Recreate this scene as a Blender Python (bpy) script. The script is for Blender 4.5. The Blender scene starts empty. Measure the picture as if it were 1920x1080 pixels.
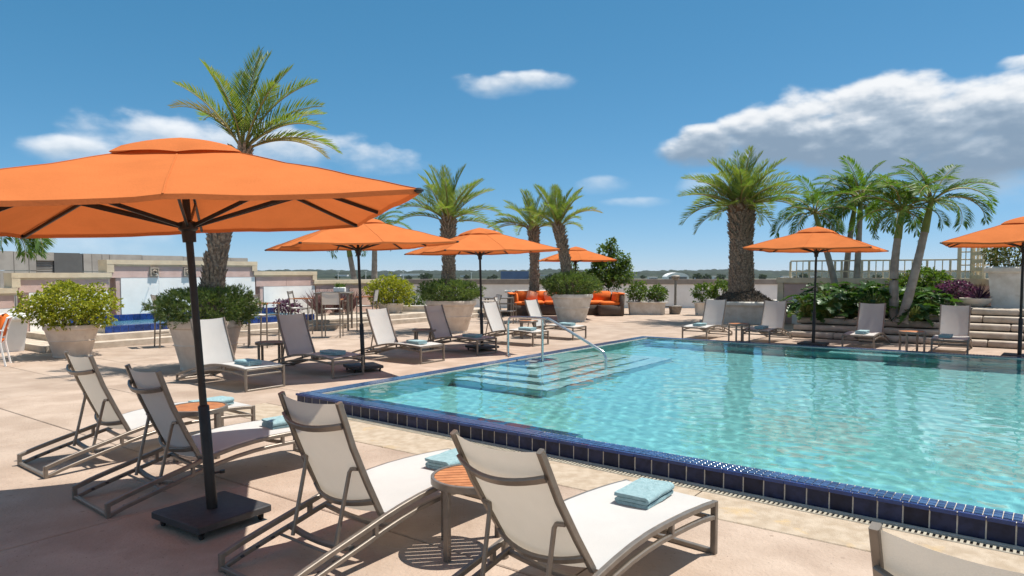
import bpy, math, random
from mathutils import Vector, Matrix, noise
R = math.radians
V = Vector
scene = bpy.context.scene
COL = scene.collection

# ------------------------------------------------------------------ camera
FPX, CAMH, HOR, PITCH = 1310.0, 1.70, 510.0, R(3.0)
PV = HOR + FPX * math.tan(PITCH)
cam = bpy.data.cameras.new('camera'); cam_o = bpy.data.objects.new('camera', cam); COL.objects.link(cam_o)
cam.sensor_width = 36.0; cam.lens = FPX / 1920 * 36.0
cam.shift_y = (PV - 540) / 1920.0
cam.clip_start = 0.05; cam.clip_end = 40000
cam_o.location = (0, 0, CAMH); cam_o.rotation_euler = (R(90) - PITCH, 0, 0)
scene.camera = cam_o

# ------------------------------------------------------------------ sun, sky, exposure
SUNV = V((0.42, 0.12, 1.0)).normalized()
SUN_EL = math.asin(SUNV.z); SUN_AZ = math.atan2(SUNV.x, SUNV.y)
sl = bpy.data.lights.new('sun', 'SUN'); sl.energy = 4.8; sl.angle = R(0.53); sl.color = (1.0, 0.955, 0.88)
so = bpy.data.objects.new('sun', sl); COL.objects.link(so)
so.rotation_euler = (-SUNV).to_track_quat('-Z', 'Y').to_euler()
scene.view_settings.view_transform = 'Standard'; scene.view_settings.look = 'None'
scene.view_settings.gamma = 1.0; scene.view_settings.use_curve_mapping = False
scene.view_settings.exposure = 0.52
cy = scene.cycles
cy.use_denoising = True; cy.adaptive_threshold = 0.018; cy.max_bounces = 6; cy.transparent_max_bounces = 16
cy.diffuse_bounces = 3; cy.glossy_bounces = 3; cy.transmission_bounces = 4; cy.volume_bounces = 0
cy.caustics_reflective = False; cy.caustics_refractive = True; sl.cycles.is_caustics_light = True

def NN(nt, typ, **kw):
    n = nt.nodes.new(typ)
    for k, v in kw.items(): setattr(n, k, v)
    return n
def link(nt, a, b): nt.links.new(a, b)
def setin(nt, sock, v):
    if hasattr(v, 'is_output'): nt.links.new(v, sock)
    elif v is not None: sock.default_value = v
def M_(nt, op, a, b=None, c=None, clamp=False):
    n = NN(nt, 'ShaderNodeMath', operation=op, use_clamp=clamp)
    setin(nt, n.inputs[0], a)
    if b is not None: setin(nt, n.inputs[1], b)
    if c is not None: setin(nt, n.inputs[2], c)
    return n.outputs[0]
def MIX(nt, fac, a, b, blend='MIX'):
    n = NN(nt, 'ShaderNodeMix', data_type='RGBA', blend_type=blend)
    setin(nt, n.inputs[0], fac); setin(nt, n.inputs[6], a); setin(nt, n.inputs[7], b)
    return n.outputs[2]
def RAMP(nt, fac, stops, interp='LINEAR'):
    n = NN(nt, 'ShaderNodeValToRGB'); cr = n.color_ramp; cr.interpolation = interp
    while len(cr.elements) < len(stops): cr.elements.new(0.5)
    for e, (p, c) in zip(cr.elements, stops):
        e.position = p; e.color = c if len(c) == 4 else (*c, 1)
    setin(nt, n.inputs[0], fac); return n.outputs[0]
def NOISE(nt, vec, scale, detail=4, rough=0.55, dist=0.0):
    n = NN(nt, 'ShaderNodeTexNoise'); n.inputs['Scale'].default_value = scale
    n.inputs['Detail'].default_value = detail; n.inputs['Roughness'].default_value = rough
    n.inputs['Distortion'].default_value = dist
    if vec is not None: setin(nt, n.inputs['Vector'], vec)
    return n.outputs[0]

world = bpy.data.worlds.new('World'); scene.world = world; world.use_nodes = True
def azel(u, v):
    x = (u - 960) / FPX; y = 1 / math.cos(PITCH) ; z = (HOR - v) / FPX
    return math.atan2(x, y), math.atan2(z, math.hypot(x, y))
def build_world():
    nt = world.node_tree; nt.nodes.clear()
    out = NN(nt, 'ShaderNodeOutputWorld'); bg = NN(nt, 'ShaderNodeBackground')
    sky = NN(nt, 'ShaderNodeTexSky', sky_type='NISHITA', sun_disc=False)
    sky.sun_elevation = SUN_EL; sky.sun_rotation = SUN_AZ
    sky.air_density = 0.6; sky.dust_density = 0.0; sky.ozone_density = 3.0; sky.altitude = 0
    sc_ = NN(nt, 'ShaderNodeSeparateColor'); cc_ = NN(nt, 'ShaderNodeCombineColor'); link(nt, sky.outputs[0], sc_.inputs[0])
    for i, (g, k) in enumerate(((1.0, 0.545), (0.62, 1.33), (0.60, 1.70))): link(nt, M_(nt, 'MULTIPLY', M_(nt, 'POWER', sc_.outputs[i], g), k), cc_.inputs[i])
    tc = NN(nt, 'ShaderNodeTexCoord'); sep = NN(nt, 'ShaderNodeSeparateXYZ'); link(nt, tc.outputs['Generated'], sep.inputs[0])
    az = M_(nt, 'ARCTAN2', sep.outputs[0], sep.outputs[1])
    el = M_(nt, 'ARCSINE', sep.outputs[2])
    # the cloud field: billows warped by noise (elevation stretched so that they lie flat)
    comb = NN(nt, 'ShaderNodeCombineXYZ'); link(nt, az, comb.inputs[0]); link(nt, M_(nt, 'MULTIPLY', el, 1.9), comb.inputs[1])
    n1 = NOISE(nt, comb.outputs[0], 15.0, 7, 0.50, 0.0)
    n2 = NOISE(nt, comb.outputs[0], 5.0, 3, 0.5, 0.0)
    # the same billows a little nearer the sun: their difference is the cloud's own modelling
    up = NN(nt, 'ShaderNodeVectorMath', operation='ADD'); link(nt, comb.outputs[0], up.inputs[0]); up.inputs[1].default_value = (0.004, 0.016, 0)
    n3 = NOISE(nt, up.outputs[0], 15.0, 4, 0.50, 0.0)
    def group(lobes):
        dm = ws = hs_ = None
        for (u, v, w, hh) in lobes:
            a, e = azel(u, v); aw = w / FPX * math.cos(a) ** 2; eh = hh / FPX
            dx = M_(nt, 'MULTIPLY', M_(nt, 'SUBTRACT', az, a), 1 / aw)
            dy = M_(nt, 'MULTIPLY', M_(nt, 'SUBTRACT', el, e), 1 / eh)
            d = M_(nt, 'SUBTRACT', 1.0, M_(nt, 'ADD', M_(nt, 'MULTIPLY', dx, dx), M_(nt, 'MULTIPLY', dy, dy)))
            wt = M_(nt, 'POWER', M_(nt, 'MAXIMUM', M_(nt, 'ADD', d, 0.9), 0.02), 3.0)
            if dm is None: dm, ws, hs_ = d, wt, M_(nt, 'MULTIPLY', wt, dy)
            else:
                n_ = NN(nt, 'ShaderNodeMath', operation='SMOOTH_MAX'); link(nt, dm, n_.inputs[0]); link(nt, d, n_.inputs[1]); n_.inputs[2].default_value = 0.25
                dm = n_.outputs[0]; ws = M_(nt, 'ADD', ws, wt); hs_ = M_(nt, 'MULTIPLY_ADD', wt, dy, hs_)
        return dm, M_(nt, 'DIVIDE', hs_, ws)
    def cloud(base, lobes, amp, soft, lo, hi, hmul, opac, bot, mid, top, fade=0.0):
        d, hgt = group(lobes)
        nn_ = M_(nt, 'ADD', M_(nt, 'MULTIPLY', M_(nt, 'SUBTRACT', n1, 0.50), amp), M_(nt, 'MULTIPLY', M_(nt, 'SUBTRACT', n2, 0.5), amp * 0.45))
        dens = M_(nt, 'ADD', d, nn_)
        if fade: dens = M_(nt, 'ADD', dens, M_(nt, 'MULTIPLY', M_(nt, 'MINIMUM', M_(nt, 'ADD', hgt, 0.3), 0.0), fade))
        # crisp sunlit tops, soft undersides
        sf = NN(nt, 'ShaderNodeMapRange'); link(nt, hgt, sf.inputs[0]); sf.inputs[1].default_value = -0.6; sf.inputs[2].default_value = 0.7; sf.inputs[3].default_value = soft * 2.2; sf.inputs[4].default_value = soft
        mr = NN(nt, 'ShaderNodeMapRange', interpolation_type='SMOOTHSTEP')
        link(nt, dens, mr.inputs[0]); mr.inputs[1].default_value = 0.0; link(nt, sf.outputs[0], mr.inputs[2]); mr.inputs[4].default_value = opac
        # light: the rim towards the sun is thin and white, the deep middle and the base are grey
        thick = M_(nt, 'MULTIPLY', M_(nt, 'MINIMUM', dens, 1.4), -0.45)
        shade = M_(nt, 'ADD', M_(nt, 'MULTIPLY', hgt, hmul), M_(nt, 'MULTIPLY', M_(nt, 'SUBTRACT', n1, n3), 2.6))
        shade = M_(nt, 'ADD', shade, thick)
        sh = NN(nt, 'ShaderNodeMapRange', interpolation_type='SMOOTHSTEP'); link(nt, shade, sh.inputs[0]); sh.inputs[1].default_value = lo; sh.inputs[2].default_value = hi
        colr = RAMP(nt, sh.outputs[0], [(0, bot), (0.5, mid), (1, top)])
        return MIX(nt, mr.outputs[0], base, colr)
    CS = 1.0
    base = cc_.outputs[0]
    big = [(1660, 262, 340, 108), (1910, 258, 320, 112), (1450, 266, 150, 66), (1320, 280, 100, 44)]
    low = [(1320, 347, 60, 26), (1870, 352, 150, 34), (1140, 348, 62, 20), (1190, 380, 70, 12), (150, 452, 210, 48)]
    small = [(930, 164, 95, 24), (1022, 158, 84, 19), (340, 262, 190, 44), (190, 290, 170, 26), (530, 282, 200, 50), (690, 302, 130, 34), (1890, 128, 50, 14)]
    c = cloud(base, low, 2.0, 1.2, -1.2, 0.6, 0.6, 0.70, (4.2, 5.0, 5.8), (5.5, 6.1, 6.6), (6.8, 7.0, 7.1))
    c = cloud(c, big, 1.6, 0.46, -0.70, 0.62, 0.95, 0.95, (1.85, 2.5, 3.3), (3.4, 4.0, 4.7), (6.7, 6.8, 6.9), 0.25)
    c = cloud(c, small, 2.7, 1.0, -1.3, 0.35, 0.7, 0.85, (3.9, 4.6, 5.3), (5.6, 6.0, 6.4), (7.2, 7.3, 7.4))
    # unseen noise clouds, added outside the view to lift the fill in shade
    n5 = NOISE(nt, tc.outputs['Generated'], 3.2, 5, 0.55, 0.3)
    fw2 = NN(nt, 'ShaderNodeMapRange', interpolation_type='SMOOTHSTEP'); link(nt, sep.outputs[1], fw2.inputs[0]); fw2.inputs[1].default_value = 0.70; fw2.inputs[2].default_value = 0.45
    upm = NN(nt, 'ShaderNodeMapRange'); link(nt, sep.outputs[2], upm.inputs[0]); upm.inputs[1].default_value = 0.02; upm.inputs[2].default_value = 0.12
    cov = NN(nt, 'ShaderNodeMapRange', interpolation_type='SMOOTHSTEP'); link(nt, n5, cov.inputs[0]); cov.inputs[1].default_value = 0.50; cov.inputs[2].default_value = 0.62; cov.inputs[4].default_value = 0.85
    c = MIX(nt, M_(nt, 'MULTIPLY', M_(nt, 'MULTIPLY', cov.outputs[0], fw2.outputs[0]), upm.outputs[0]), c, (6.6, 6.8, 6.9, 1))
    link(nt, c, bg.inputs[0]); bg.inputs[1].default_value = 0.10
    link(nt, bg.outputs[0], out.inputs[0])
build_world()

# ------------------------------------------------------------------ measuring the place
def G(u, v, z=0.0):
    """ground point (at height z) that was measured at picture position u, v"""
    dx = (u - 960) / FPX; dy = (PV - v) / FPX
    d = V((dx, math.cos(PITCH) + dy * math.sin(PITCH), -math.sin(PITCH) + dy * math.cos(PITCH)))
    t = (z - CAMH) / d.z
    return V((d.x * t, d.y * t, z))
def AT(u, v, Y):
    """point measured at u, v that stands Y metres in front of the viewer"""
    dx = (u - 960) / FPX; dy = (PV - v) / FPX
    d = V((dx, math.cos(PITCH) + dy * math.sin(PITCH), -math.sin(PITCH) + dy * math.cos(PITCH)))
    return V((d.x * Y / d.y, Y, CAMH + d.z * Y / d.y))
AX = R(36.5)
E1 = V((math.sin(AX), math.cos(AX), 0)); E2 = V((-E1.y, E1.x, 0))
def D(a, b, z=0.0):
    p = E1 * a + E2 * b; return V((p.x, p.y, z))
def on_e2(u, c, z=0.0):
    k = (u - 960) / FPX; Y = c / (E2.y + E2.x * k); return V((k * Y, Y, z))
def on_e1(u, c, z=0.0):
    k = (u - 960) / FPX; Y = c / (E1.y + E1.x * k); return V((k * Y, Y, z))
rnd = random.Random(7)

# ------------------------------------------------------------------ tags and object helpers
def tag(o, label=None, cat=None, group=None, kind=None):
    if label: o['label'] = label
    if cat: o['category'] = cat
    if group: o['group'] = group
    if kind: o['kind'] = kind
    return o
def empty(name, loc=(0, 0, 0), rz=0.0):
    o = bpy.data.objects.new(name, None); COL.objects.link(o); o.empty_display_size = 0.2
    o.location = loc; o.rotation_euler = (0, 0, rz); return o
def copy_tree(o, parent=None):
    c = o.copy(); COL.objects.link(c); c.parent = parent
    for ch in list(o.children): copy_tree(ch, c)
    return c
class MB:
    def __init__(s): s.v = []; s.f = []; s.m = []; s.cur = 0
    def add(s, vs, fs):
        n = len(s.v); s.v.extend([tuple(p) for p in vs]); s.f.extend([tuple(i + n for i in f) for f in fs]); s.m.extend([s.cur] * len(fs)); return s
    def box(s, c, size, M=None):
        x, y, z = size[0] / 2, size[1] / 2, size[2] / 2
        vs = [V((a * x, b * y, cc * z)) for a in (-1, 1) for b in (-1, 1) for cc in (-1, 1)]
        if M is not None: vs = [M @ p for p in vs]
        vs = [p + V(c) for p in vs]
        return s.add(vs, [(0, 1, 3, 2), (4, 6, 7, 5), (0, 4, 5, 1), (2, 3, 7, 6), (0, 2, 6, 4), (1, 5, 7, 3)])
    def cbox(s, c, size, ch=0.01, M=None):
        """box with chamfered edges"""
        x, y, z = size[0] / 2, size[1] / 2, size[2] / 2
        ch = min(ch, x * .9, y * .9, z * .9)
        prof = [(-z, ch), (-z + ch, 0), (z - ch, 0), (z, ch)]
        vs = []; fs = []
        for (zz, ins) in prof:
            a, b = x - ins, y - ins; k = ch
            ring = [(a, b - k), (a - k, b), (-a + k, b), (-a, b - k), (-a, -b + k), (-a + k, -b), (a - k, -b), (a, -b + k)]
            vs += [V((p[0], p[1], zz)) for p in ring]
        if M is not None: vs = [M @ p for p in vs]
        vs = [p + V(c) for p in vs]
        for r in range(3):
            for i in range(8): j = (i + 1) % 8; fs.append((r * 8 + i, r * 8 + j, r * 8 + 8 + j, r * 8 + 8 + i))
        fs.append(tuple(range(7, -1, -1))); fs.append(tuple(range(24, 32)))
        return s.add(vs, fs)
    def sweep(s, path, sec, up=(0, 0, 1), closed=False, cap=True, scale=None):
        path = [V(p) for p in path]; n = len(path); k = len(sec); vs = []; fs = []
        up = V(up)
        for i, p in enumerate(path):
            if closed: t = path[(i + 1) % n] - path[i - 1]
            else: t = path[min(i + 1, n - 1)] - path[max(i - 1, 0)]
            t.normalize(); a = t.cross(up)
            if a.length < 1e-4: a = t.cross(V((1, 0, 0.01)))
            a.normalize(); b = a.cross(t)
            q = 1.0
            if 0 < i < n - 1 or closed:
                t1 = (path[i] - path[i - 1]).normalized(); q = 1 / max(0.6, t1.dot(t))
            sc = scale[i] if scale else 1.0
            vs += [p + a * (x * sc) + b * (y * sc * (q if abs(b.dot(up)) > .2 else 1)) for (x, y) in sec]
        for i in range(n if closed else n - 1):
            i2 = (i + 1) % n
            for j in range(k): j2 = (j + 1) % k; fs.append((i * k + j, i * k + j2, i2 * k + j2, i2 * k + j))
        if cap and not closed: fs.append(tuple(range(k - 1, -1, -1))); fs.append(tuple(range((n - 1) * k, n * k)))
        return s.add(vs, fs)
    def bar(s, p, q, w=0.03, h=0.03, up=(0, 0, 1), ch=0.004): return s.sweep([p, q], rsec(w, h, ch), up)
    def tube(s, path, r, n=10, up=(0, 0, 1), closed=False, cap=True):
        rr = r if isinstance(r, (list, tuple)) else None
        sec = [(math.cos(2 * math.pi * i / n), math.sin(2 * math.pi * i / n)) for i in range(n)]
        return s.sweep(path, sec, up, closed, cap, rr if rr else [r] * len(path))
    def lathe(s, prof, n=32, c=(0, 0, 0), cap=True, wob=None):
        vs = []; fs = []; k = len(prof)
        for i in range(n):
            a = 2 * math.pi * i / n
            for (r, z) in prof: vs.append(V((c[0] + r * math.cos(a), c[1] + r * math.sin(a), c[2] + z)))
        for i in range(n):
            i2 = (i + 1) % n
            for j in range(k - 1): fs.append((i * k + j, i2 * k + j, i2 * k + j + 1, i * k + j + 1))
        if cap:
            fs.append(tuple(i * k for i in range(n - 1, -1, -1))); fs.append(tuple(i * k + k - 1 for i in range(n)))
        return s.add(vs, fs)
    def prism(s, poly, z0, z1):
        poly = list(poly); n = len(poly)
        if sum(poly[i][0] * poly[(i + 1) % n][1] - poly[(i + 1) % n][0] * poly[i][1] for i in range(n)) < 0: poly.reverse()
        n = len(poly); vs = [V((p[0], p[1], z0)) for p in poly] + [V((p[0], p[1], z1)) for p in poly]
        fs = [tuple(range(n - 1, -1, -1)), tuple(range(n, 2 * n))] + [(i, (i + 1) % n, n + (i + 1) % n, n + i) for i in range(n)]
        return s.add(vs, fs)
    def grid(s, fn, nu, nv):
        vs = [fn(i / nu, j / nv) for i in range(nu + 1) for j in range(nv + 1)]
        fs = [(i * (nv + 1) + j, (i + 1) * (nv + 1) + j, (i + 1) * (nv + 1) + j + 1, i * (nv + 1) + j + 1) for i in range(nu) for j in range(nv)]
        return s.add(vs, fs)
    def mesh(s, name, mats, smooth=40):
        me = bpy.data.meshes.new(name); me.from_pydata(s.v, [], s.f)
        for m in (mats if isinstance(mats, (list, tuple)) else [mats]): me.materials.append(m)
        if any(s.m): me.polygons.foreach_set('material_index', s.m)
        if smooth is not None:
            me.polygons.foreach_set('use_smooth', [True] * len(me.polygons))
            me.set_sharp_from_angle(angle=R(smooth))
        me.update(); return me
    def build(s, name, mats, parent=None, smooth=40, loc=None, rz=None):
        o = bpy.data.objects.new(name, s.mesh(name, mats, smooth)); COL.objects.link(o)
        if parent is not None: o.parent = parent
        if loc is not None: o.location = loc
        if rz is not None: o.rotation_euler = (0, 0, rz)
        return o
def obj(name, me, parent=None, loc=None, rz=None):
    o = bpy.data.objects.new(name, me); COL.objects.link(o)
    if parent is not None: o.parent = parent
    if loc is not None: o.location = loc
    if rz is not None: o.rotation_euler = (0, 0, rz)
    return o
def rsec(w, h, ch=0.004):
    a, b = w / 2, h / 2; ch = min(ch, a * .8, b * .8)
    return [(a, b - ch), (a - ch, b), (-a + ch, b), (-a, b - ch), (-a, -b + ch), (-a + ch, -b), (a - ch, -b), (a, -b + ch)]
def quad_prism(mb, pts, z0, z1): return mb.prism([(p.x, p.y) for p in pts], z0, z1)

# ------------------------------------------------------------------ materials
MATS = {}
def material(name, c1, c2=None, scale=6.0, rough=0.7, metal=0.0, bump=0.0, bscale=60.0, detail=5, spec=0.4, rand=0.0, coat=0.0, speck=None, speck2=None, stain=None, bdist=0.01, mid=(0.38, 0.62)):
    m = bpy.data.materials.new(name); m.use_nodes = True; nt = m.node_tree; p = nt.nodes['Principled BSDF']
    tc = NN(nt, 'ShaderNodeTexCoord'); vec = tc.outputs['Object']
    geo = NN(nt, 'ShaderNodeNewGeometry'); pos = geo.outputs['Position']
    c2 = c2 or tuple(x * 0.82 for x in c1)
    n = NOISE(nt, pos, scale, detail)
    col = RAMP(nt, n, [(mid[0], c2), (mid[1], c1)])
    if stain:
        (sc, sscale, lo, hi) = stain
        ns = NOISE(nt, pos, sscale, 6, 0.6, 0.4)
        col = MIX(nt, RAMP(nt, ns, [(lo, (0, 0, 0)), (hi, (1, 1, 1))]), col, (*sc, 1))
    for sp_ in (speck, speck2):
        if not sp_: continue
        (sc, sscale, thr) = sp_
        vn = NN(nt, 'ShaderNodeTexVoronoi'); vn.inputs['Scale'].default_value = sscale; link(nt, pos, vn.inputs['Vector'])
        f = RAMP(nt, vn.outputs['Distance'], [(thr * 0.6, (1, 1, 1)), (thr, (0, 0, 0))])
        col = MIX(nt, f, col, (*sc, 1))
    if rand:
        oi = NN(nt, 'ShaderNodeObjectInfo')
        hv = NN(nt, 'ShaderNodeHueSaturation'); link(nt, col, hv.inputs['Color'])
        link(nt, M_(nt, 'ADD', 1 - rand, M_(nt, 'MULTIPLY', oi.outputs['Random'], 2 * rand)), hv.inputs['Value'])
        col = hv.outputs[0]
    link(nt, col, p.inputs['Base Color'])
    p.inputs['Roughness'].default_value = rough; p.inputs['Metallic'].default_value = metal
    p.inputs['Specular IOR Level'].default_value = spec; p.inputs['Coat Weight'].default_value = coat
    if bump:
        b = NN(nt, 'ShaderNodeBump'); b.inputs['Strength'].default_value = bump; b.inputs['Distance'].default_value = bdist
        link(nt, NOISE(nt, pos, bscale, 5, 0.6), b.inputs['Height']); link(nt, b.outputs[0], p.inputs['Normal'])
    MATS[name] = m; return m
def fabric(name, c, trans, fac, weave=900.0, rough=0.85, var=0.06):
    m = bpy.data.materials.new(name); m.use_nodes = True; nt = m.node_tree; nt.nodes.clear()
    out = NN(nt, 'ShaderNodeOutputMaterial'); tc = NN(nt, 'ShaderNodeTexCoord')
    n = NOISE(nt, tc.outputs['Object'], 3.0, 6, 0.6)
    w = NN(nt, 'ShaderNodeTexNoise'); w.inputs['Scale'].default_value = weave / 6; w.inputs['Detail'].default_value = 2; link(nt, tc.outputs['Object'], w.inputs['Vector'])
    def shade(cc):
        a = RAMP(nt, n, [(0.3, tuple(x * (1 - var * 1.6) for x in cc)), (0.7, cc)])
        return MIX(nt, RAMP(nt, w.outputs[0], [(0.35, (0.22,) * 3), (0.65, (0, 0, 0))]), a, tuple(x * 0.78 for x in cc) + (1,))
    df = NN(nt, 'ShaderNodeBsdfDiffuse'); df.inputs['Roughness'].default_value = 0.0; link(nt, shade(c), df.inputs[0])
    tl = NN(nt, 'ShaderNodeBsdfTranslucent'); link(nt, shade(trans), tl.inputs[0])
    b = NN(nt, 'ShaderNodeBump'); b.inputs['Strength'].default_value = 0.25; b.inputs['Distance'].default_value = 0.004
    link(nt, M_(nt, 'ADD', w.outputs[0], M_(nt, 'MULTIPLY', n, 3.0)), b.inputs['Height']); link(nt, b.outputs[0], df.inputs['Normal']); link(nt, b.outputs[0], tl.inputs['Normal'])
    mx = NN(nt, 'ShaderNodeMixShader'); mx.inputs[0].default_value = fac
    link(nt, df.outputs[0], mx.inputs[1]); link(nt, tl.outputs[0], mx.inputs[2]); link(nt, mx.outputs[0], out.inputs[0])
    MATS[name] = m; return m
def leaf(name, ca, cb, cc, gloss=0.12, rough=0.4, trans=0.35, tint=(1.25, 1.35, 0.5)):
    """each leaf (mesh island) takes its own green between ca, cb and cc"""
    m = bpy.data.materials.new(name); m.use_nodes = True; nt = m.node_tree; nt.nodes.clear()
    out = NN(nt, 'ShaderNodeOutputMaterial'); geo = NN(nt, 'ShaderNodeNewGeometry'); oi = NN(nt, 'ShaderNodeObjectInfo')
    rv = M_(nt, 'FRACT', M_(nt, 'ADD', geo.outputs['Random Per Island'], oi.outputs['Random']))
    col = RAMP(nt, rv, [(0.0, ca), (0.55, cb), (1.0, cc)])
    df = NN(nt, 'ShaderNodeBsdfDiffuse'); link(nt, col, df.inputs[0])
    tl = NN(nt, 'ShaderNodeBsdfTranslucent'); link(nt, MIX(nt, 1.0, col, (*tint, 1), 'MULTIPLY'), tl.inputs[0])
    gl = NN(nt, 'ShaderNodeBsdfGlossy'); gl.inputs['Roughness'].default_value = rough; gl.inputs[0].default_value = (0.8, 0.85, 0.8, 1)
    m1 = NN(nt, 'ShaderNodeMixShader'); m1.inputs[0].default_value = trans; link(nt, df.outputs[0], m1.inputs[1]); link(nt, tl.outputs[0], m1.inputs[2])
    m2 = NN(nt, 'ShaderNodeMixShader'); m2.inputs[0].default_value = gloss; link(nt, m1.outputs[0], m2.inputs[1]); link(nt, gl.outputs[0], m2.inputs[2])
    link(nt, m2.outputs[0], out.inputs[0]); MATS[name] = m; return m

m_slab = material('deck_concrete', (0.43, 0.33, 0.257), (0.345, 0.256, 0.193), 1.6, 0.85, bump=0.9, bscale=32, detail=9, speck2=((0.30, 0.22, 0.165), 5.5, 0.10), rand=0.07, speck=((0.18, 0.14, 0.11), 16.0, 0.09), stain=((0.285, 0.203, 0.150), 1.5, 0.50, 0.80), bdist=0.012)
m_border = material('border_aggregate', (0.44, 0.355, 0.265), (0.35, 0.27, 0.19), 9.0, 0.85, bump=0.6, bscale=90, rand=0.04, speck=((0.25, 0.19, 0.13), 26, 0.11), stain=((0.50, 0.33, 0.13), 3.0, 0.60, 0.80))
m_joint = material('joint_filler', (0.11, 0.085, 0.07), (0.07, 0.055, 0.045), 20, 0.95)
m_tile = material('navy_tile', (0.024, 0.032, 0.078), (0.013, 0.018, 0.045), 14, 0.3, spec=0.22, rand=0.38, bump=0.12, bscale=12, bdist=0.004)
m_nose = material('blue_nosing_tile', (0.02, 0.055, 0.21), (0.014, 0.04, 0.15), 10, 0.12, rand=0.15)
m_mosaic = material('blue_mosaic', (0.05, 0.095, 0.20), (0.03, 0.06, 0.14), 30, 0.16, rand=0.25)
m_mosaic2 = material('blue_mosaic_mass', (0.055, 0.10, 0.20), (0.03, 0.058, 0.135), 26, 0.16)
m_grout = material('pale_grout', (0.62, 0.57, 0.49), (0.50, 0.45, 0.38), 20, 0.9)
m_plaster = material('pool_plaster', (0.25, 0.575, 0.57), (0.20, 0.51, 0.515), 5.0, 0.8)
m_pale = material('pale_step_plaster', (0.42, 0.64, 0.64), (0.35, 0.57, 0.58), 5.0, 0.8)
m_grate = material('drain_grate', (0.42, 0.38, 0.30), (0.30, 0.26, 0.2), 15, 0.6)
m_dark = material('dark_gap', (0.02, 0.018, 0.015), None, 5, 0.9)
m_alu = material('taupe_aluminium', (0.235, 0.20, 0.165), (0.20, 0.168, 0.138), 18, 0.38, metal=0.45, spec=0.5, bump=0.06, bscale=300)
m_bronze = material('dark_bronze', (0.030, 0.025, 0.022), (0.022, 0.018, 0.016), 12, 0.42, metal=0.3)
m_base = material('charcoal_steel', (0.055, 0.055, 0.057), (0.042, 0.042, 0.044), 25, 0.55, metal=0.2, bump=0.15, bscale=220)
m_rubber = material('black_rubber', (0.012, 0.012, 0.012), None, 10, 0.6)
m_steel = material('stainless', (0.62, 0.62, 0.60), (0.52, 0.52, 0.51), 9, 0.22, metal=1.0)
m_teak = material('slat_wood', (0.47, 0.185, 0.07), (0.36, 0.13, 0.045), 9, 0.6, rand=0.08, bump=0.2, bscale=60)
m_sling = fabric('white_sling', (0.71, 0.695, 0.67), (0.56, 0.47, 0.36), 0.34, 1500)
m_orange = fabric('orange_canvas', (0.64, 0.198, 0.066), (0.80, 0.19, 0.05), 0.22, 500, var=.09)
m_cush = material('orange_cushion', (0.78, 0.17, 0.022), (0.66, 0.13, 0.016), 5, 0.85)
m_pillow = material('striped_pillow', (0.62, 0.40, 0.30), (0.75, 0.22, 0.07), 30, 0.85)
m_towel = material('aqua_towel', (0.33, 0.47, 0.49), (0.26, 0.39, 0.41), 40, 0.95, bump=1.0, bscale=420, spec=0.1, bdist=0.006)
m_pot = material('cast_stone_pot', (0.70, 0.60, 0.50), (0.61, 0.51, 0.42), 5, 0.85, bump=0.3, bscale=50, stain=((0.42, 0.34, 0.27), 3.5, 0.58, 0.85))
m_whitepot = material('white_planter', (0.70, 0.66, 0.60), (0.58, 0.53, 0.46), 4, 0.8, bump=0.2, bscale=40, stain=((0.45, 0.38, 0.30), 5, 0.6, 0.85))
m_stone = material('step_stone', (0.52, 0.44, 0.36), (0.40, 0.33, 0.26), 4, 0.9, bump=0.6, bscale=38, rand=0.07, stain=((0.25, 0.21, 0.18), 3.0, 0.58, 0.8), speck=((0.2, 0.16, 0.13), 30, 0.1))
m_cream = material('cream_stucco', (0.68, 0.57, 0.41), (0.60, 0.49, 0.35), 4, 0.85, bump=0.15, bscale=70)
m_pink = material('pink_stucco', (0.64, 0.455, 0.40), (0.56, 0.39, 0.34), 3, 0.85, bump=0.25, bscale=80, rand=0.04)
m_white = material('white_stucco', (0.86, 0.85, 0.82), (0.79, 0.78, 0.75), 2.5, 0.8, rand=0.03)
m_conc = material('grey_concrete', (0.43, 0.40, 0.355), (0.36, 0.33, 0.29), 3, 0.9, bump=0.25, bscale=50, rand=0.05)
m_panel = material('dark_panel', (0.135, 0.135, 0.13), (0.12, 0.12, 0.115), 4, 0.7)
m_cap = material('grey_cap', (0.32, 0.28, 0.24), (0.26, 0.225, 0.19), 3, 0.9)
m_wicker = material('brown_wicker', (0.115, 0.085, 0.068), (0.07, 0.05, 0.04), 90, 0.7, bump=0.7, bscale=120)
m_soil = material('dark_mulch', (0.10, 0.075, 0.055), (0.05, 0.036, 0.027), 25, 0.95, bump=1.0, bscale=60, bdist=0.04)
m_bark = material('date_palm_bark', (0.27, 0.215, 0.165), (0.15, 0.115, 0.085), 14, 0.95, bump=0.8, bscale=55, bdist=0.02)
m_boot = material('old_frond_stub', (0.36, 0.29, 0.22), (0.15, 0.11, 0.08), 22, 0.9)
m_rust = material('fibre_sheath', (0.25, 0.13, 0.065), (0.15, 0.075, 0.04), 14, 0.9)
m_smooth = material('smooth_grey_bark', (0.36, 0.315, 0.265), (0.25, 0.215, 0.18), 5, 0.85, bump=0.3, bscale=24)
m_shaft = material('green_crownshaft', (0.22, 0.25, 0.06), (0.16, 0.19, 0.045), 5, 0.5)
m_twig = material('brown_twig', (0.16, 0.115, 0.08), None, 9, 0.9)
m_rachis = material('frond_rib', (0.30, 0.25, 0.075), (0.22, 0.17, 0.05), 6, 0.6)
l_date = leaf('date_palm_leaf', (0.12, 0.19, 0.045), (0.20, 0.265, 0.06), (0.28, 0.29, 0.085), 0.03, 0.5, 0.42)
l_date2 = leaf('date_palm_dry_leaf', (0.27, 0.20, 0.10), (0.22, 0.21, 0.07), (0.34, 0.26, 0.15), 0.02, 0.5)
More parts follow.
